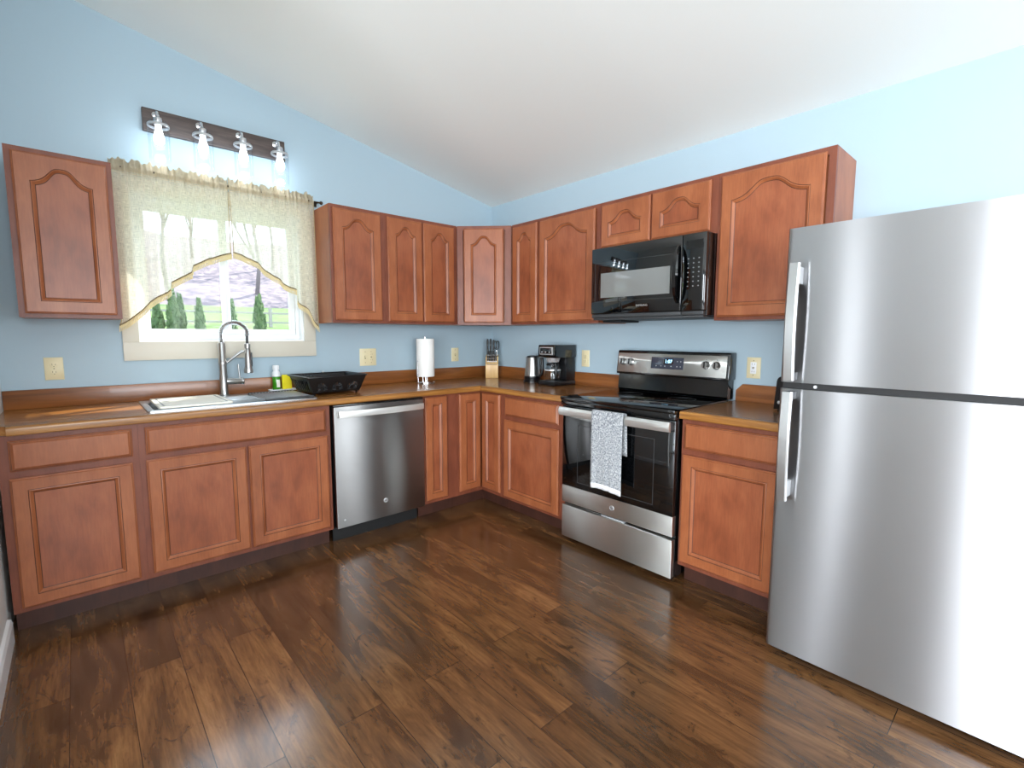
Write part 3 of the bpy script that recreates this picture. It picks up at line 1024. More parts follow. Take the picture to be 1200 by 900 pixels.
wf = MB()
for (a, b_, z0, z1) in ((0.125, 0.645, 0.40, 0.403), (0.125, 0.645, 0.752, 0.755), (0.125, 0.128, 0.403, 0.752), (0.642, 0.645, 0.403, 0.752)):
    wf.box(a, b_, -0.0006, -0.0001, z0, z1)
wf.build('window_outline', M['darkgrey'], odo, smooth=False)
hm = MB()
loops = []
for k in range(17):
    t = k / 16
    x = 0.012 + (RW - 0.024) * t
    y = -0.040 - 0.010 * math.sin(PI * t) ** 0.5
    zc = 0.836
    loops.append([(x, y - 0.004, zc - 0.025), (x, y - 0.010, zc - 0.008), (x, y - 0.010, zc + 0.010), (x, y - 0.003, zc + 0.025), (x, y + 0.006, zc + 0.025), (x, y + 0.006, zc - 0.025)])
hm.loft(loops, True, True, True)
hm.build('handle', M['bar_steel'], odo, ang=25)
MB().box(0.012, 0.034, -0.033, -0.0005, 0.815, 0.857, 0.002).build('handle_mount', M['darkgrey'], odo)
MB().box(RW - 0.034, RW - 0.012, -0.033, -0.0005, 0.815, 0.857, 0.002).build('handle_mount', M['darkgrey'], odo)
badge(odo, 0.385, 0.312, -0.0013)
MB().box(0.004, RW - 0.004, 0.0, 0.034, 0.034, 0.240, 0.004).build('storage_drawer', M['steel'], rg)
MB().box(0.30, 0.46, 0.012, 0.0345, 0.2405, 0.2475, 0.001).build('drawer_grip', M['grey'], rg)
# backguard: black riser, tilted steel panel
bgm = MB()
bgm.prism([(0.575, 0.921), (0.565, 0.935), (0.575, 1.03), (0.585, 1.035), (0.64, 1.035), (0.64, 0.921)], 0.004, RW - 0.004, 'x')
bgm.build('riser', M['black'], rg, smooth=False)
bg2 = MB()
bg2.prism([(0.552, 1.034), (0.572, 1.185), (0.580, 1.192), (0.648, 1.192), (0.648, 1.034)], -0.004, RW + 0.004, 'x', 0.004)
bgo = bg2.build('backguard', M['black'], rg)
tilt = math.atan2(0.02, 0.151)
Mt = Matrix.Translation((0, 0.5535, 1.046)) @ Matrix.Rotation(-tilt, 4, 'X')
MB(Mt).box(0.003, RW - 0.012, -0.0025, 0.002, 0.0, 0.128, 0.001).build('control_panel', M['steel'], bgo)
dsp = MB(Mt).box(0.262, 0.487, -0.0045, -0.0027, 0.034, 0.108, 0.001).build('display', M['display'], bgo)
MB(Mt).box(0.352, 0.418, -0.0052, -0.0046, 0.066, 0.097).build('clock_window', M['blackglass'], dsp)
tx = text('clock_digits', '1:07', 0.030, (0, 0, 0), M['digits'], dsp, 0.0002)
tx.matrix_local = Mt @ Matrix.Translation((0.385, -0.0056, 0.081)) @ Matrix.Rotation(PI / 2, 4, 'X')
for (a, z) in ((0.300, 0.052), (0.335, 0.052), (0.362, 0.052), (0.405, 0.052), (0.445, 0.052), (0.468, 0.052), (0.445, 0.084), (0.468, 0.084)):
    MB(Mt).lathe([(0.0035, -0.0046), (0.0035, -0.0049)], a, z, 10, True, 'y').build('touch_key', M['grey'], dsp)
for kx in (0.046, 0.106, 0.630, 0.694):
    kn = MB(Mt)
    kn.lathe([(0.024, -0.0027), (0.024, -0.006), (0.0205, -0.009), (0.0195, -0.026), (0.018, -0.028)], kx, 0.070, 24, True, 'y')
    ko = kn.build('knob', M['satin'], bgo)
    MB(Mt).box(kx - 0.004, kx + 0.004, -0.033, -0.0282, 0.052, 0.088, 0.002).build('knob_grip', M['blackmat'], ko)
    MB(Mt).box(kx - 0.002, kx + 0.002, -0.0029, -0.0026, 0.1, 0.105).build('index_mark', M['darkgrey'], bgo)

# towel over the oven handle
tw = thing('dish_towel', 'grey and white terry dish towel draped over the oven door handle', 'towel', (-0.66, -1.479, 0), RZ)
nx, nz = 18, 46
pth = []
for k in range(30):
    pth.append((-0.0668 - 0.003 * math.sin(k * 0.1), 0.428 + (0.856 - 0.428) * k / 29))
for k in range(1, 8):
    a = PI * k / 8
    pth.append((-0.0508 - 0.0160 * math.cos(a), 0.8640 + 0.009 * math.sin(a)))
for k in range(14):
    pth.append((-0.0346 + 0.012 * k / 13, 0.856 - 0.22 * k / 13))
m = MB()
G = []
X0, X1 = 0.283, 0.494
for j, (y, z) in enumerate(pth):
    row = []
    for i in range(nx + 1):
        u = i / nx
        front = j < 30
        hang = max(0, (0.856 - z) / 0.43) if front else 0
        wob = 0.006 * hang * math.sin(u * 9 + 1.0) + 0.003 * hang * math.sin(u * 21)
        sag = (0.012 * math.sin(u * PI) - 0.012 * u) * hang if front else 0
        narrow = 0.004 * hang
        row.append(m.v((X0 + narrow + (X1 - X0 - 2 * narrow) * u, y - (abs(wob) + 0.001) * (1 if front else 0), z + sag * 0.6)))
    G.append(row)
for j in range(len(G) - 1):
    m.mi = 1 if j < 2 else 0
    for i in range(nx):
        m.face([G[j][i], G[j][i + 1], G[j + 1][i + 1], G[j + 1][i]])
to = m.build('cloth', [M['towel'], M['cap']], tw, ang=80)
s = to.modifiers.new('thickness', 'SOLIDIFY'); s.thickness = 0.005; s.offset = 0

# microwave
MW = 0.752
mw = thing('microwave_oven', 'black over-the-range microwave under the short two-door cabinet', 'microwave', (-0.412, -1.4875, 1.388), RZ)
MB().box(0.0, MW, 0.032, 0.409, 0.012, 0.441, 0.002).build('microwave_body', M['black'], mw)
vb = MB()
vb.box(0.01, MW - 0.01, 0.012, 0.39, 0.0, 0.0115, 0.002)
vb.build('vent_tray', M['darkgrey'], mw)
MB().box(0.02, 0.16, 0.10, 0.30, -0.014, -0.0005, 0.003).build('grease_filter', M['blackmat'], mw)
XD = 0.618
dmo = MB().box(0.0, XD - 0.002, 0.0, 0.031, 0.036, 0.441, 0.006).build('door', M['blackglass'], mw)
MB().box(0.075, 0.548, -0.0012, -0.0002, 0.135, 0.285, 0.0003).build('window_mesh', M['window_mesh'], dmo)
ln = MB()
for (a, b_, z0, z1) in ((0.03, 0.60, 0.110, 0.112), (0.03, 0.60, 0.348, 0.350), (0.03, 0.032, 0.112, 0.348)):
    ln.box(a, b_, -0.0008, -0.0001, z0, z1)
ln.build('door_outline', M['darkgrey'], dmo, smooth=False)
text('maker_name', 'SAMSUNG', 0.017, (0.372, -0.0006, 0.078), M['silver'], dmo, 0.0003)
cp = MB().box(XD, MW, 0.0, 0.031, 0.036, 0.441, 0.006).build('control_panel', M['blackglass'], mw)
MB().box(XD + 0.022, MW - 0.018, -0.0008, -0.0002, 0.36, 0.405).build('display', M['black'], cp)
for rI in range(7):
    for cI in range(3):
        xx, zz = XD + 0.036 + cI * 0.03, 0.31 - rI * 0.024
        MB().box(xx - 0.0035, xx + 0.0035, -0.0007, -0.0002, zz - 0.0025, zz + 0.0025).build('button', M['greydim'], cp)
MB().box(0.004, XD + 0.0, 0.004, 0.032, 0.013, 0.0345, 0.003).build('vent_strip', M['darkgrey'], mw)
MB().box(XD + 0.004, MW - 0.006, 0.004, 0.032, 0.013, 0.0345, 0.003).build('vent_strip', M['darkgrey'], mw)
hm = MB()
pth = []
for k in range(15):
    t = k / 14
    pth.append((0.600, -0.008 - 0.040 * math.sin(PI * t) ** 0.55, 0.078 + 0.305 * t))
loops = []
for i, (x, y, z) in enumerate(pth):
    ww = 0.007 + 0.012 * math.sin(PI * i / 14)
    loops.append([(x - ww, y + 0.003, z), (x - ww * 0.6, y - 0.007, z), (x + ww * 0.6, y - 0.007, z), (x + ww, y + 0.003, z), (x, y + 0.007, z)])
hm.loft(loops, True, True, True)
hm.build('handle', M['black'], dmo, ang=50)

# refrigerator
FW = 0.762
fr = thing('refrigerator', 'large stainless top-freezer refrigerator standing beside the short countertop', 'refrigerator', (-0.85, -2.777, 0), RZ)
MB().box(0.004, FW - 0.004, 0.078, 0.79, 0.03, 1.682, 0.004).build('case', M['darkgrey'], fr)
MB().box(0.012, FW - 0.012, 0.055, 0.077, 0.004, 0.036).build('kick_grille', M['blackmat'], fr, smooth=False)
for sx in (0.05, FW - 0.05):
    MB().lathe([(0.02, 0.0), (0.02, 0.02), (0.012, 0.03)], sx, 0.68, 12).build('foot', M['blackmat'], fr)
MB().box(0.008, FW - 0.008, 0.010, 0.078, 1.0905, 1.1145).build('gap_gasket', M['blackmat'], fr, smooth=False)
def crowned(z0, z1, name):
    loops = []
    nn = 26
    rad = 0.012
    prof = []
    for k in range(nn + 1):
        t = k / nn
        x = FW * t
        edge = min(x, FW - x)
        cr = 0.0
        if edge < rad:
            cr = rad - math.sqrt(max(0, rad ** 2 - (rad - edge) ** 2))
        prof.append((x, cr - 0.004 * math.sin(PI * t)))
    # finer sampling at the rolled edges
    fine = []
    for k in range(8):
        a = PI / 2 * k / 7
        x = rad * (1 - math.cos(a))
        fine.append((x, rad * (1 - math.sin(a)) - 0.004 * math.sin(PI * x / FW)))
    mid = [p for p in prof if rad * 1.2 < p[0] < FW - rad * 1.2]
    prof = fine + mid + [(FW - x, y) for x, y in reversed(fine)]
    poly = prof + [(FW, 0.066), (0, 0.066)]
    mb = MB()
    mb.prism(poly, z0, z1, 'z')
    return mb.build(name, M['steel_fridge'], fr, ang=30)
fz = crowned(1.115, 1.690, 'freezer_door')
fd = crowned(0.040, 1.090, 'fridge_door')
def fhandle(par, z0, z1, mount_top):
    mb = MB()
    loops = []
    for k in range(21):
        t = k / 20
        z = z0 + (z1 - z0) * t
        off = (1 - t) if mount_top else t
        y = -0.052 - 0.012 * math.sin(PI * t)
        xw = 0.0
        x0_, x1_ = 0.026 + xw, 0.062 + xw
        loops.append([(x0_, y + 0.010, z), (x0_, y - 0.002, z), (x0_ + 0.004, y - 0.005, z), (x1_ - 0.004, y - 0.005, z), (x1_, y - 0.002, z), (x1_, y + 0.010, z)])
    mb.loft(loops, True, True, True)
    ho = mb.build('handle', M['satin'], par, ang=30)
    za, zb = (z1 - 0.075, z1 - 0.012) if mount_top else (z0 + 0.012, z0 + 0.075)
    MB().box(0.030, 0.060, -0.0425, 0.002, za, zb, 0.003).build('handle_mount', M['grey'], ho)
    za, zb = (z0 + 0.001, z0 + 0.03) if mount_top else (z1 - 0.03, z1 - 0.001)
    MB().box(0.030, 0.060, -0.0425, 0.002, za, zb, 0.003).build('handle_mount', M['darkgrey'], ho)
fhandle(fz, 1.125, 1.556, True)
fhandle(fd, 0.664, 1.083, False)
MB().lathe([(0.006, 0.004), (0.006, 0.0101)], 0.12, 1.1025, 12, True, 'y').build('hinge_screw', M['silver'], fr)

# ------------------------------------------------------------------ small things on the counter
# paper towel roll on holder
ph = thing('paper_towel_holder', 'chrome paper towel holder standing on the countertop near the corner', 'paper towel holder', (-0.812, -0.150, Z1))
MB().lathe([(0.076, 0.0003), (0.076, 0.006), (0.070, 0.011), (0.0, 0.013)], 0, 0, 36).build('base', M['chrome'], ph)
MB().lathe([(0.0075, 0.012), (0.0075, 0.352), (0.011, 0.354), (0.011, 0.362), (0.004, 0.366)], 0, 0, 16).build('post', M['chrome'], ph)
for a in range(3):
    MB().lathe([(0.005, 0.0118), (0.005, 0.048)], 0.022 * math.cos(a * 2.1 + 0.5), 0.022 * math.sin(a * 2.1 + 0.5), 10).build('support_pin', M['chrome'], ph)
MB().tube([(-0.074, -0.012, 0.008), (-0.078, -0.012, 0.06), (-0.080, -0.012, 0.17), (-0.073, -0.010, 0.175)], 0.003, 8).build('tension_arm', M['chrome'], ph)
pr = thing('paper_towel_roll', 'white paper towel roll upright on the chrome holder', 'paper towel', (-0.812, -0.150, Z1 + 0.05))
MB().lathe([(0.020, 0.0), (0.068, 0.0), (0.070, 0.003), (0.070, 0.295), (0.068, 0.298), (0.020, 0.298), (0.020, 0.0)], 0, 0, 48, False).build('roll', M['paper'], pr)

# knife block, knives and scissors
ka = -PI / 4 + 0.05
kb_loc = Vector((-0.125, -0.150, Z1 + 0.0006))
kb = thing('knife_block', 'pale wood knife block standing in the counter corner', 'knife block', kb_loc, ka)
blk = MB()
blk.prism([(-0.055, 0.0), (-0.055, 0.128), (-0.020, 0.150), (-0.020, 0.185), (0.055, 0.205), (0.055, 0.0)], -0.055, 0.055, 'x', 0.002)
blk.build('block', M['block'], kb)
MB().box(-0.046, 0.046, -0.0565, -0.0552, 0.118, 0.1235).build('slot_row', M['blackmat'], kb)
Rk = Matrix.Rotation(ka, 4, 'Z')
def knife(x, y, z, ln, wd, lean, lab):
    p = kb_loc + Rk @ Vector((x, y, z))
    k = thing('kitchen_knife', lab, 'knife', p, ka, 'knives in the block')
    Mk = Matrix.Rotation(lean, 4, 'X')
    hd = MB(Mk)
    hd.loft([[(-wd * q, -0.010 * q2, zz), (wd * q, -0.010 * q2, zz), (wd * q, 0.010 * q2, zz), (-wd * q, 0.010 * q2, zz)] for q, q2, zz in ((0.8, 0.8, 0.012), (1, 1, 0.02), (0.85, 1, ln * 0.5), (1, 1.1, ln * 0.85), (0.7, 0.8, ln))], True, True, True)
    ho = hd.build('handle', M['blackmat'], k)
    MB(Mk).box(-wd * 0.8, wd * 0.8, -0.007, 0.007, 0.0005, 0.0118).build('bolster', M['satin'], k)
    rv = MB(Mk)
    for q in (0.35, 0.65):
        rv.lathe([(0.0022, -0.0102), (0.0022, -0.0112)], 0, ln * q, 8, True, 'y')
    rv.build('rivet', M['satin'], ho)
for i in range(6):
    knife(-0.0375 + 0.015 * i, -0.0375, 0.1405, 0.095, 0.0055, 0.10, 'slim black-handled steak knife in the lower row of the knife block')
for i, (x, ln, wd) in enumerate(((-0.012, 0.150, 0.010), (0.014, 0.142, 0.009))):
    knife(x, 0.008, 0.1945, ln, wd, 0.12, ('tall black-handled kitchen knife, the thicker of two in the middle of the block', 'tall black-handled kitchen knife beside the scissors in the knife block')[i])
knife(-0.038, 0.008, 0.1945, 0.148, 0.009, 0.12, 'tall black-handled kitchen knife on the side of the block away from the scissors')
p = kb_loc + Rk @ Vector((0.040, 0.006, 0.1945))
sc = thing('kitchen_scissors', 'black-handled kitchen scissors standing in the knife block', 'scissors', p, ka)
MB().box(-0.006, 0.006, -0.003, 0.003, 0.0005, 0.05).build('blade', M['satin'], sc, smooth=False)
for s_ in (-1, 1):
    loop = [(s_ * 0.011 + 0.011 * math.cos(a), -0.002 * s_, 0.095 + 0.034 * math.sin(a)) for a in [2 * PI * k / 20 for k in range(21)]]
    MB().tube([(0, -0.002 * s_, 0.046)] + [(s_ * 0.004, -0.002 * s_, 0.058)], 0.004, 8).tube(loop, 0.004, 8, False).build('grip', M['blackplast'], sc)

# electric kettle
kt = thing('electric_kettle', 'brushed steel electric kettle with a black handle next to the coffee maker', 'kettle', (-0.135, -0.675, Z1), RZ + 0.2)
MB().lathe([(0.072, 0.0003), (0.072, 0.012), (0.066, 0.018), (0.066, 0.024)], 0, 0, 32).build('power_base', M['blackplast'], kt)
MB().lathe([(0.066, 0.0245), (0.068, 0.03), (0.068, 0.046), (0.064, 0.050)], 0, 0, 32).build('lower_band', M['blackplast'], kt)
MB().lathe([(0.064, 0.0505), (0.0635, 0.056), (0.050, 0.195), (0.047, 0.200)], 0, 0, 32).build('jug', M['steel'], kt)
MB().lathe([(0.047, 0.2005), (0.044, 0.210), (0.02, 0.216), (0.0, 0.217)], 0, 0, 32).build('lid', M['blackplast'], kt)
MB().tube([(0.042, 0.0, 0.203), (0.068, 0.0, 0.214), (0.092, 0.0, 0.196), (0.098, 0.0, 0.13), (0.092, 0.0, 0.07), (0.066, 0.0, 0.05)], [0.012, 0.013, 0.013, 0.011, 0.011, 0.010], 12).build('handle', M['blackplast'], kt)
MB().prism([(-0.046, 0.185), (-0.064, 0.199), (-0.044, 0.199)], -0.014, 0.014, 'y').build('spout', M['satin'], kt)

# coffee maker (front towards -y local)
cf = thing('coffee_maker', 'black drip coffee maker with a glass carafe on the countertop', 'coffee maker', (-0.262, -0.865, Z1), RZ)
CW, CD, CH = 0.175, 0.235, 0.305
MB().box(0, CW, 0.0, CD, 0.0005, 0.034, 0.006).build('base', M['blackplast'], cf)
MB().box(0.006, CW - 0.006, 0.135, CD, 0.0345, 0.208, 0.005).build('water_tank', M['blackplast'], cf)
hdm = MB().prism([(-0.004, 0.222), (0.004, CH), (CD, CH), (CD, 0.2085), (0.012, 0.2085)], 0.0, CW, 'x', 0.005).build('brew_head', M['black'], cf)
fp = MB()
fp.box(0.020, CW - 0.020, -0.0065, 0.0005, 0.232, 0.290, 0.003)
fpo = fp.build('control_panel', M['silver'], hdm)
MB().box(0.030, CW - 0.030, -0.0085, -0.0068, 0.240, 0.282, 0.002).build('display', M['blackglass'], fpo)
for kx in (0.05, 0.0875, 0.125):
    MB().lathe([(0.006, -0.0087), (0.006, -0.0105)], kx, 0.252, 12, True, 'y').build('button', M['silver'], fpo)
MB().lathe([(0.045, 0.175), (0.055, 0.208)], CW / 2, 0.072, 24).build('filter_basket', M['silver'], cf)
MB().lathe([(0.062, 0.0345), (0.062, 0.037)], CW / 2, 0.070, 28).build('warming_plate', M['darkgrey'], cf)
cr = thing('coffee_carafe', 'clear glass coffee carafe sitting on the coffee maker plate', 'carafe', (-0.262 + 0.070, -0.865 - CW / 2, Z1 + 0.0375), RZ)
MB().lathe([(0.052, 0.0003), (0.060, 0.006), (0.064, 0.04), (0.058, 0.085), (0.047, 0.105), (0.047, 0.112)], 0, 0, 32).build('jug', M['carafe'], cr)
MB().lathe([(0.0475, 0.1125), (0.0485, 0.114), (0.0485, 0.124), (0.040, 0.131), (0.0, 0.132)], 0, 0, 28).build('lid', M['blackplast'], cr)
MB().lathe([(0.0612, 0.074), (0.0595, 0.084), (0.0605, 0.084), (0.0622, 0.074), (0.0612, 0.074)], 0, 0, 32, False).build('band', M['silver'], cr)
MB().tube([(0.042, -0.02, 0.120), (0.075, -0.045, 0.118), (0.083, -0.052, 0.08), (0.075, -0.045, 0.03)], [0.008, 0.009, 0.008, 0.007], 10).build('handle', M['blackplast'], cr)

# black appliance half hidden by the refrigerator
ts = thing('toaster', 'small black upright appliance on the short countertop half behind the refrigerator', 'appliance', (-0.27, -2.553, Z1), RZ)
m = MB()
prof = []
for k in range(9):
    a = PI / 2 + PI / 2 * k / 8
    prof.append((0.04 + 0.04 * math.cos(a), 0.145 + 0.035 * math.sin(a)))
body = [(0.0, 0.010), (0.012, 0.145)]
poly = [(0.0, 0.008)] + [(0.010 + 0.02 * (1 - math.cos(PI / 2 * k / 6)), 0.150 + 0.024 * math.sin(PI / 2 * k / 6)) for k in range(7)] + \
       [(0.170 - 0.02 * (1 - math.cos(PI / 2 * k / 6)), 0.150 + 0.024 * math.sin(PI / 2 * k / 6)) for k in reversed(range(7))] + [(0.18, 0.008)]
m.prism(poly, 0.0, 0.15, 'y', 0.004)
m.build('shell', M['blackplast'], ts)
for (a, b_) in ((0.02, 0.03), (0.15, 0.03), (0.02, 0.12), (0.15, 0.12)):
    MB().lathe([(0.010, 0.0003), (0.010, 0.0078)], a, b_, 12).build('foot', M['blackmat'], ts)
MB().box(-0.016, 0.004, 0.06, 0.09, 0.085, 0.100, 0.004).build('lever', M['chrome'], ts)
MB().lathe([(0.009, -0.0005), (0.009, -0.012)], 0.03, 0.045, 16, True, 'y').build('dial', M['chrome'], ts)

# outlets and switches
def plate(name, label, loc, rz, w, h, kinds):
    o = thing(name, label, 'outlet' if 'outlet' in name else 'switch', loc, rz, 'ivory wall plates')
    m = MB()
    P = lambda i, y: [(-w / 2 + i, y, -h / 2 + i), (w / 2 - i, y, -h / 2 + i), (w / 2 - i, y, h / 2 - i), (-w / 2 + i, y, h / 2 - i)]
    m.loft([P(0, -0.0004), P(0, -0.003), P(0.004, -0.006)], True, True, True)
    m.build('cover_plate', M['ivory'], o)
    for (cx, kind) in kinds:
        if kind == 'duplex':
            for cz in (-0.0195, 0.0195):
                q = MB()
                q.lathe([(0.0165, -0.006), (0.0165, -0.0085), (0.0155, -0.009)], cx, cz, 20, True, 'y')
                so = q.build('socket', M['ivory'], o)
                sl = MB()
                sl.box(cx - 0.0075, cx - 0.0055, -0.0094, -0.0091, cz - 0.002, cz + 0.007).box(cx + 0.0055, cx + 0.0075, -0.0094, -0.0091, cz - 0.002, cz + 0.006)
                sl.lathe([(0.0022, -0.0091), (0.0022, -0.0094)], cx, cz - 0.008, 10, True, 'y')
                sl.build('slot', M['ivory_dark'], so, smooth=False)
        elif kind == 'toggle':
            MB().box(cx - 0.005, cx + 0.005, -0.008, -0.0058, -0.012, 0.012, 0.001).build('toggle_frame', M['ivory_dark'], o)
            MB().prism([(-0.0082, -0.006), (-0.020, 0.010), (-0.0185, 0.013), (-0.0082, 0.006)], cx - 0.004, cx + 0.004, 'x').build('toggle', M['ivory'], o, smooth=False)
        elif kind == 'gfci':
            q = MB()
            q.box(cx - 0.0165, cx + 0.0165, -0.0085, -0.0058, -0.033, 0.033, 0.001)
            so = q.build('socket', M['cap'] if name == 'wall_outlet' and rz != 0 else M['ivory'], o)
            sl = MB()
            for cz in (-0.021, 0.021):
                sl.box(cx - 0.0075, cx - 0.0055, -0.0089, -0.0086, cz - 0.003, cz + 0.005).box(cx + 0.0055, cx + 0.0075, -0.0089, -0.0086, cz - 0.003, cz + 0.005)
            sl.box(cx - 0.006, cx + 0.006, -0.0092, -0.0086, -0.005, -0.001).box(cx - 0.006, cx + 0.006, -0.0092, -0.0086, 0.001, 0.005)
            sl.build('slot', M['ivory_dark'], so, smooth=False)
    sm = MB()
    for (cx, _) in kinds:
        for cz in ((-0.041, 0.041) if kinds[0][1] != 'duplex' else (0.0,)):
            sm.lathe([(0.0028, -0.006), (0.0028, -0.0072)], cx, cz, 10, True, 'y')
    sm.build('screw', M['ivory_dark'], o)
    return o
plate('wall_outlet', 'ivory duplex outlet on the blue wall under the lone wall cabinet', (-2.964, 0, 1.115), 0, 0.074, 0.117, [(0, 'duplex')])
plate('light_switch', 'ivory double-gang switch plate above the dish rack', (-1.225, 0, 1.124), 0, 0.132, 0.130, [(-0.024, 'toggle'), (0.024, 'gfci')])
plate('light_switch', 'narrow ivory switch plate between the paper towel roll and the knife block', (-0.421, 0, 1.123), 0, 0.074, 0.117, [(0, 'toggle')])
plate('wall_outlet', 'ivory outlet plate on the blue wall just past the coffee maker', (0, -1.114, 1.117), RZ, 0.074, 0.125, [(0, 'duplex')])
plate('wall_outlet', 'ivory wall plate with a white outlet between range and refrigerator', (0, -2.343, 1.108), RZ, 0.076, 0.120, [(0, 'gfci')])

# ------------------------------------------------------------------ vanity light over the window
vl = thing('vanity_light', 'four-lamp wall light with clear jar shades on a grey-brown wood bar', 'wall light', (-2.145, 0, 2.48))
MB().box(-0.372, 0.372, -0.028, -0.0005, -0.062, 0.062, 0.003).build('back_bar', M['plate_wood'], vl)
for i, x in enumerate((-0.312, -0.104, 0.104, 0.312)):
    MB().lathe([(0.018, -0.0285), (0.018, -0.036), (0.010, -0.040)], x, 0.028, 16, True, 'y').tube([(x, -0.036, 0.028), (x, -0.075, 0.034), (x, -0.105, 0.022), (x, -0.115, -0.008)], 0.0055, 8).build('arm', M['chrome'], vl)
    MB().lathe([(0.012, -0.006), (0.020, -0.012), (0.022, -0.040), (0.018, -0.052)], x, -0.115, 20).build('socket', M['chrome'], vl)
    sh = MB()
    sh.lathe([(0.0225, -0.028), (0.040, -0.032), (0.0485, -0.045), (0.050, -0.06), (0.050, -0.235)], x, -0.115, 32, False)
    so = sh.build('shade', M['jar'], vl)
    MB().lathe([(0.0495, -0.046), (0.0515, -0.050), (0.0515, -0.058), (0.0495, -0.060), (0.0495, -0.046)], x, -0.115, 32, False).build('shade_ring', M['silver'], so)
    bm_ = MB()
    bm_.lathe([(0.013, -0.0525), (0.014, -0.068), (0.020, -0.092), (0.026, -0.118), (0.025, -0.135), (0.016, -0.150), (0.0, -0.155)], x, -0.115, 20)
    bm_.build('bulb', M['bulb'], vl)
    l = lamp('bulb_light', 'POINT', (-2.145 + x, -0.115, 2.48 - 0.20), 0.28, (0.90, 0.96, 1.0), radius=0.03)

# ------------------------------------------------------------------ curtain
ROD_Z, ROD_Y = 2.188, -0.058
cr_ = thing('curtain_rod', 'thin bronze curtain rod with a round finial above the window', 'curtain rod', (-2.145, ROD_Y, ROD_Z))
MB().tube([(-0.56, 0, 0), (0.575, 0, 0)], 0.006, 10).build('rod', M['bronze'], cr_)
for s_ in (-1, 1):
    xe = 0.575 if s_ > 0 else -0.56
    MB().sphere((xe + s_ * 0.010, 0, 0), 0.012).build('finial', M['bronze'], cr_)
    xb = xe - s_ * 0.012
    MB().box(xb - 0.004, xb + 0.004, 0.0, -ROD_Y - 0.0005, -0.004, 0.004).box(xb - 0.01, xb + 0.01, -ROD_Y - 0.004, -ROD_Y - 0.0005, -0.02, 0.02).build('bracket', M['bronze'], cr_)
def lerp_pts(pts, x):
    if x <= pts[0][0]:
        return pts[0][1]
    for (a, za), (b_, zb) in zip(pts, pts[1:]):
        if x <= b_:
            return za + (zb - za) * (x - a) / (b_ - a)
    return pts[-1][1]
def fold(x, t, ph):
    """outward displacement of the cloth; t = 0 at the rod, 1 at the hem"""
    a = 0.009 + 0.019 * min(1, t * 1.6)
    s = math.sin(x * 62 + ph + 1.3 * math.sin(x * 11)) + 0.55 * math.sin(x * 33 + 1.7 * ph + 0.8 * t) + 0.3 * math.sin(x * 121 + 2 * ph)
    rf = 0.008 * max(0, 1 - t * 5) * (math.sin(x * 260 + ph) + math.sin(x * 171))
    return a * s * 0.55 + rf
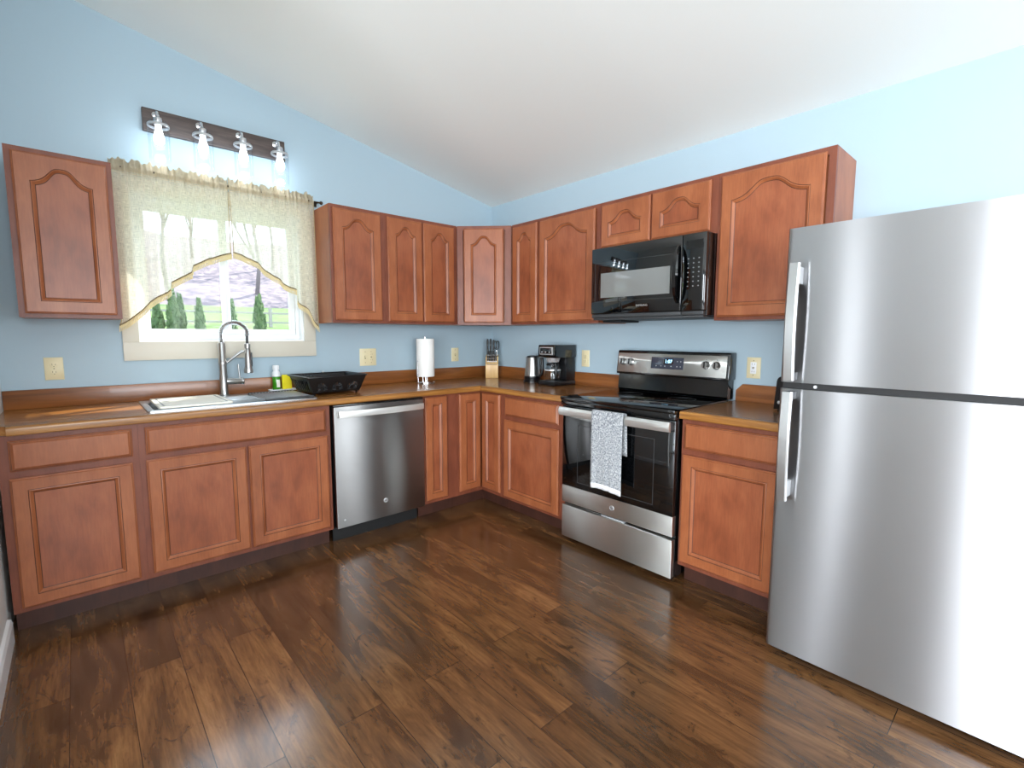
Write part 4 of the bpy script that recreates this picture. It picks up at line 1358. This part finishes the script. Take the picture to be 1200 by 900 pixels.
def curtain(label, xa, xb, hem, ph, flare):
    c = thing('valance', label, 'curtain', ((xa + xb) / 2, ROD_Y, ROD_Z), 0, 'linen valance panels')
    ox, oy, oz = (xa + xb) / 2, ROD_Y, ROD_Z
    nx_, nz_ = 190, 34
    body, top = MB(), MB()
    rows = []
    hemline = []
    for i in range(nx_ + 1):
        u = i / nx_
        x = xa + (xb - xa) * u
        zh = lerp_pts(hem, x)
        col_ = []
        for j in range(nz_ + 1):
            t = j / nz_
            z = ROD_Z - 0.024 + (zh - ROD_Z + 0.024) * t
            y = ROD_Y - 0.014 - 0.012 * t + fold(x, t, ph) * (0.5 + 0.5 * t)
            xx = x + flare(u, max(0, 1.36 - z))
            # cloth pushed in beside the cabinet
            y = min(y, -0.0215)
            col_.append((xx, y, z))
        rows.append(col_)
        hemline.append(Vector(col_[-1]))
    V = [[body.v((p[0] - ox, p[1] - oy, p[2] - oz)) for p in r_] for r_ in rows]
    for a, b_ in zip(V, V[1:]):
        for j in range(nz_):
            body.face([a[j], b_[j], b_[j + 1], a[j + 1]])
    body.build('sheer_cloth', M['linen'], c, ang=180, normals=False)
    # gathered header and rod pocket, two layers round the rod
    V = []
    for i in range(nx_ + 1):
        u = i / nx_
        x = xa + (xb - xa) * u
        rf = fold(x, 0.0, ph)
        w1 = 0.5 + 0.5 * math.sin(x * 140 + ph)
        zt = 0.040 + 0.008 * math.sin(x * 95 + ph) + 0.006 * math.sin(x * 233)
        loop = [(-0.016 + rf * 0.6, -0.034), (-0.012 + rf * 0.5, -0.026), (-0.015 + rf * 0.5, -0.018), (-0.017 + rf * 0.8 - 0.004 * w1, -0.004), (-0.013 + rf * 0.6 - 0.005 * w1, 0.009), (-0.005 + rf * 0.3, 0.014), (-0.008 + rf, zt), (-0.002 + rf, zt + 0.001), (0.004 + rf * 0.3, 0.014), (0.010, 0.006), (0.010, -0.006), (0.004, -0.018)]
        V.append([top.v((x - ox, max(-0.05, q[0]), q[1])) for q in loop])
    for a, b_ in zip(V, V[1:]):
        for j in range(len(a) - 1):
            top.face([a[j], b_[j], b_[j + 1], a[j + 1]])
    top.build('rod_pocket', M['linen_header'], c, ang=180, normals=False)
    # side hem next to the other panel and the outer edge
    for r_, wd in ((rows[0], 0.006), (rows[-1], 0.006)):
        sgn = 1 if r_ is rows[0] else -1
        e = MB()
        e.loft([[(p[0] - ox, p[1] - oy - 0.001, p[2] - oz), (p[0] - ox + sgn * wd, p[1] - oy - 0.0015, p[2] - oz)] for p in r_], False)
        e.build('side_hem', M['linen_hem'], c, ang=180, normals=False)
    # braid and tassel fringe along the hem
    fm = MB()
    off = Vector((ox, oy, oz))
    top_ = [p - off + Vector((0, -0.002, 0.006)) for p in hemline]
    fm.loft([[p, p + Vector((0, 0, -0.009))] for p in top_], False)
    bo = fm.build('braid', M['braid'], c, ang=180, normals=False)
    tm = MB()
    for k in range(0, nx_ + 1, 2):
        p = top_[k] + Vector((0, -0.0005, -0.006))
        tm.tube([p, p + Vector((0, 0, -0.016)), p + Vector((0, 0, -0.034))], [0.0013, 0.0022, 0.0030], 5)
    tm.loft([[p + Vector((0, 0.0005, -0.006)), p + Vector((0, 0.0005, -0.022))] for p in top_[::2]], False)
    tm.build('fringe', M['fringe'], c, normals=False)
    return c
hemL = [(-2.690, 1.335), (-2.640, 1.372), (-2.585, 1.425), (-2.548, 1.470), (-2.512, 1.500), (-2.462, 1.530), (-2.446, 1.548), (-2.444, 1.585), (-2.340, 1.652), (-2.332, 1.690), (-2.25, 1.738), (-2.124, 1.788)]
hemR = [(-2.122, 1.788), (-2.05, 1.772), (-1.985, 1.742), (-1.965, 1.715), (-1.90, 1.672), (-1.83, 1.622), (-1.765, 1.590), (-1.758, 1.588), (-1.754, 1.515), (-1.69, 1.462), (-1.64, 1.385), (-1.616, 1.345)]
curtain('sheer cream linen valance panel swept down beside the lone wall cabinet', -2.682, -2.124, hemL, 0.4, lambda u, d: -0.35 * d * (1 - u))
curtain('sheer cream linen valance panel hanging beside the cabinet with the lit orange side', -2.122, -1.616, hemR, 2.1, lambda u, d: 0.0)

# ------------------------------------------------------------------ outside the window
def zg(y):
    return 1.30 + 0.10 * (y - 11.2)
M['lawn'] = streak_wood('lawn_green', (1, 1, 1), [(62, 88, 32), (80, 106, 44), (108, 118, 68)], 0.9, 1.5, 0.0, 0.0)
M['drive'] = paint('pale_gravel', (190, 184, 176), 0.9, 0.1)
M['hill'] = streak_wood('wooded_hill', (2.2, 2.2, 3.2), [(58, 54, 68), (92, 82, 90), (122, 108, 110), (160, 146, 142)], 0.9, 1.1, 0.0, 0.0)
M['thuja'] = streak_wood('conifer_green', (6, 6, 3), [(40, 62, 34), (68, 90, 52), (104, 118, 76)], 0.9, 1.5, 0.3, 0.0)
M['rail'] = mat('weathered_rail', (150, 144, 136), 0.8)
M['bark'] = mat('bare_bark', (120, 108, 110), 0.9)
def strip(name, y0, y1, x0, x1, dz, mt):
    m = MB()
    m.prism([(y0, zg(y0) + dz), (y1, zg(y1) + dz), (y1, zg(y1) - 0.3), (y0, zg(y0) - 0.3)], x0, x1, 'x')
    return struct(m.build(name, mt, smooth=False))
strip('lawn', 0.6, 26, -22, 34, 0, M['lawn'])
strip('path', 8.0, 10.9, -22, 34, 0.02, M['drive'])
hm = MB()
nx_, ny_ = 60, 20
V = []
for j in range(ny_ + 1):
    row = []
    for i in range(nx_ + 1):
        x = -30 + 80 * i / nx_
        y = 26 + 40 * j / ny_
        z = zg(26) - 0.05 + 10.0 * (j / ny_) ** 0.8 + 0.8 * noise.noise(Vector((x * 0.2, y * 0.2, 0))) * min(1, j / 3)
        row.append(hm.v((x, y, z)))
    V.append(row)
for j in range(ny_):
    for i in range(nx_):
        hm.face([V[j][i], V[j][i + 1], V[j + 1][i + 1], V[j + 1][i]])
struct(hm.build('hill', M['hill'], ang=180))
# conifers
def conifer(x, y, h, rad, label, seed):
    t = thing('conifer_tree', label, 'tree', (x, y, zg(y)), 0, 'columnar conifers on the lawn')
    MB().tube([(0, 0, -0.05), (0, 0, h * 0.35)], [0.05, 0.03], 8).build('trunk', M['bark'], t)
    m = MB()
    rnd = random.Random(seed)
    for k in range(int(120)):
        z = h * (0.06 + 0.92 * rnd.random() ** 0.9)
        f_ = z / h
        rr_ = rad * (math.sin(PI * min(1, f_ * 0.62 + 0.30)) ** 0.8) * (1.05 - 0.75 * f_ ** 2.2)
        a = rnd.random() * 2 * PI
        c_ = Vector((math.cos(a) * rr_ * 0.75, math.sin(a) * rr_ * 0.75, z))
        s_ = rad * (0.22 + 0.22 * rnd.random())
        tip = c_ + Vector((math.cos(a) * s_ * 0.5, math.sin(a) * s_ * 0.5, s_ * 1.5))
        m.tube([c_ - Vector((0, 0, s_ * 0.6)), c_, (c_ + tip) / 2, tip], [s_ * 0.35, s_ * 0.75, s_ * 0.5, s_ * 0.08], 6)
    m.lathe([(rad * 0.55, h * 0.05), (rad * 0.75, h * 0.25), (rad * 0.6, h * 0.6), (rad * 0.2, h * 0.92)], 0, 0, 10)
    m.build('foliage', M['thuja'], t, ang=60)
conifer(-1.33, 11.4, 0.72, 0.16, 'low dark conifer at the near end of the row seen through the window', 1)
conifer(-1.03, 11.2, 1.16, 0.15, 'tall conifer touching its twin, seen below the swept curtain hem', 2)
conifer(-0.80, 11.7, 0.98, 0.14, 'conifer standing close behind the tall one on the lawn', 3)
conifer(-0.445, 11.3, 0.90, 0.13, 'slim conifer just before the window mullion', 4)
conifer(0.30, 11.3, 0.92, 0.13, 'pale conifer partly hidden behind the window mullion', 5)
conifer(0.945, 11.2, 1.08, 0.17, 'bushy conifer in the pane above the dish soap', 6)
# rail fence
fn = thing('rail_fence', 'weathered wooden rail fence crossing the lawn outside the window', 'fence', (0, 13.6, zg(13.6)))
for k in range(15):
    x = -12 + 2.05 * k - 0.45
    MB().box(x - 0.045, x + 0.045, -0.045, 0.045, -0.1, 0.60).build('fence_post', M['rail'], fn, smooth=False)
for z in (0.14, 0.44):
    MB().box(-12.6, 18, -0.03, 0.02, z - 0.03, z + 0.03).build('rail', M['rail'], fn, smooth=False)
# bare trees on the wooded hill
def bare_tree(h, seed):
    rnd = random.Random(seed)
    m = MB()
    def br(p, d, l, r_, lev):
        e = p + d * l
        m.tube([p, (p + e) / 2 + Vector((rnd.uniform(-.05, .05), rnd.uniform(-.05, .05), 0)) * l, e], [r_, r_ * 0.8, r_ * 0.6], 5)
        if lev:
            for _ in range(4 if lev > 1 else 3):
                nd = (d + Vector((rnd.uniform(-.5, .5), rnd.uniform(-.5, .5), rnd.uniform(.1, .6)))).normalized()
                br(p + d * l * rnd.uniform(0.5, 1.0), nd, l * rnd.uniform(0.45, 0.7), r_ * 0.5, lev - 1)
    br(Vector((0, 0, -0.3)), Vector((0, 0, 1)), h * 0.5, h * 0.014, 4)
    return m
protos = []
spots = [(-3.5, 28), (1.0, 28.5), (5.2, 28), (9.6, 28.5), (14, 28), (-1.2, 36), (3.6, 37), (8.4, 36), (13, 37)]
for i, (x, y) in enumerate(spots):
    z = zg(26) + 10.0 * max(0, (y - 26) / 40) ** 0.8 - 0.3
    if i < 3:
        r_ = thing('bare_tree', 'leafless tree on the wooded hillside beyond the lawn', 'tree', (x, y, z), 0, 'bare trees on the hillside')
        bare_tree(7.5 + i, 20 + i).build('branches', M['bark'], r_, ang=180)
        protos.append(r_)
    else:
        r_ = copy_tree(protos[i % 3])
        r_.location = (x, y, z)
        r_.rotation_euler = (0, 0, i * 1.3)
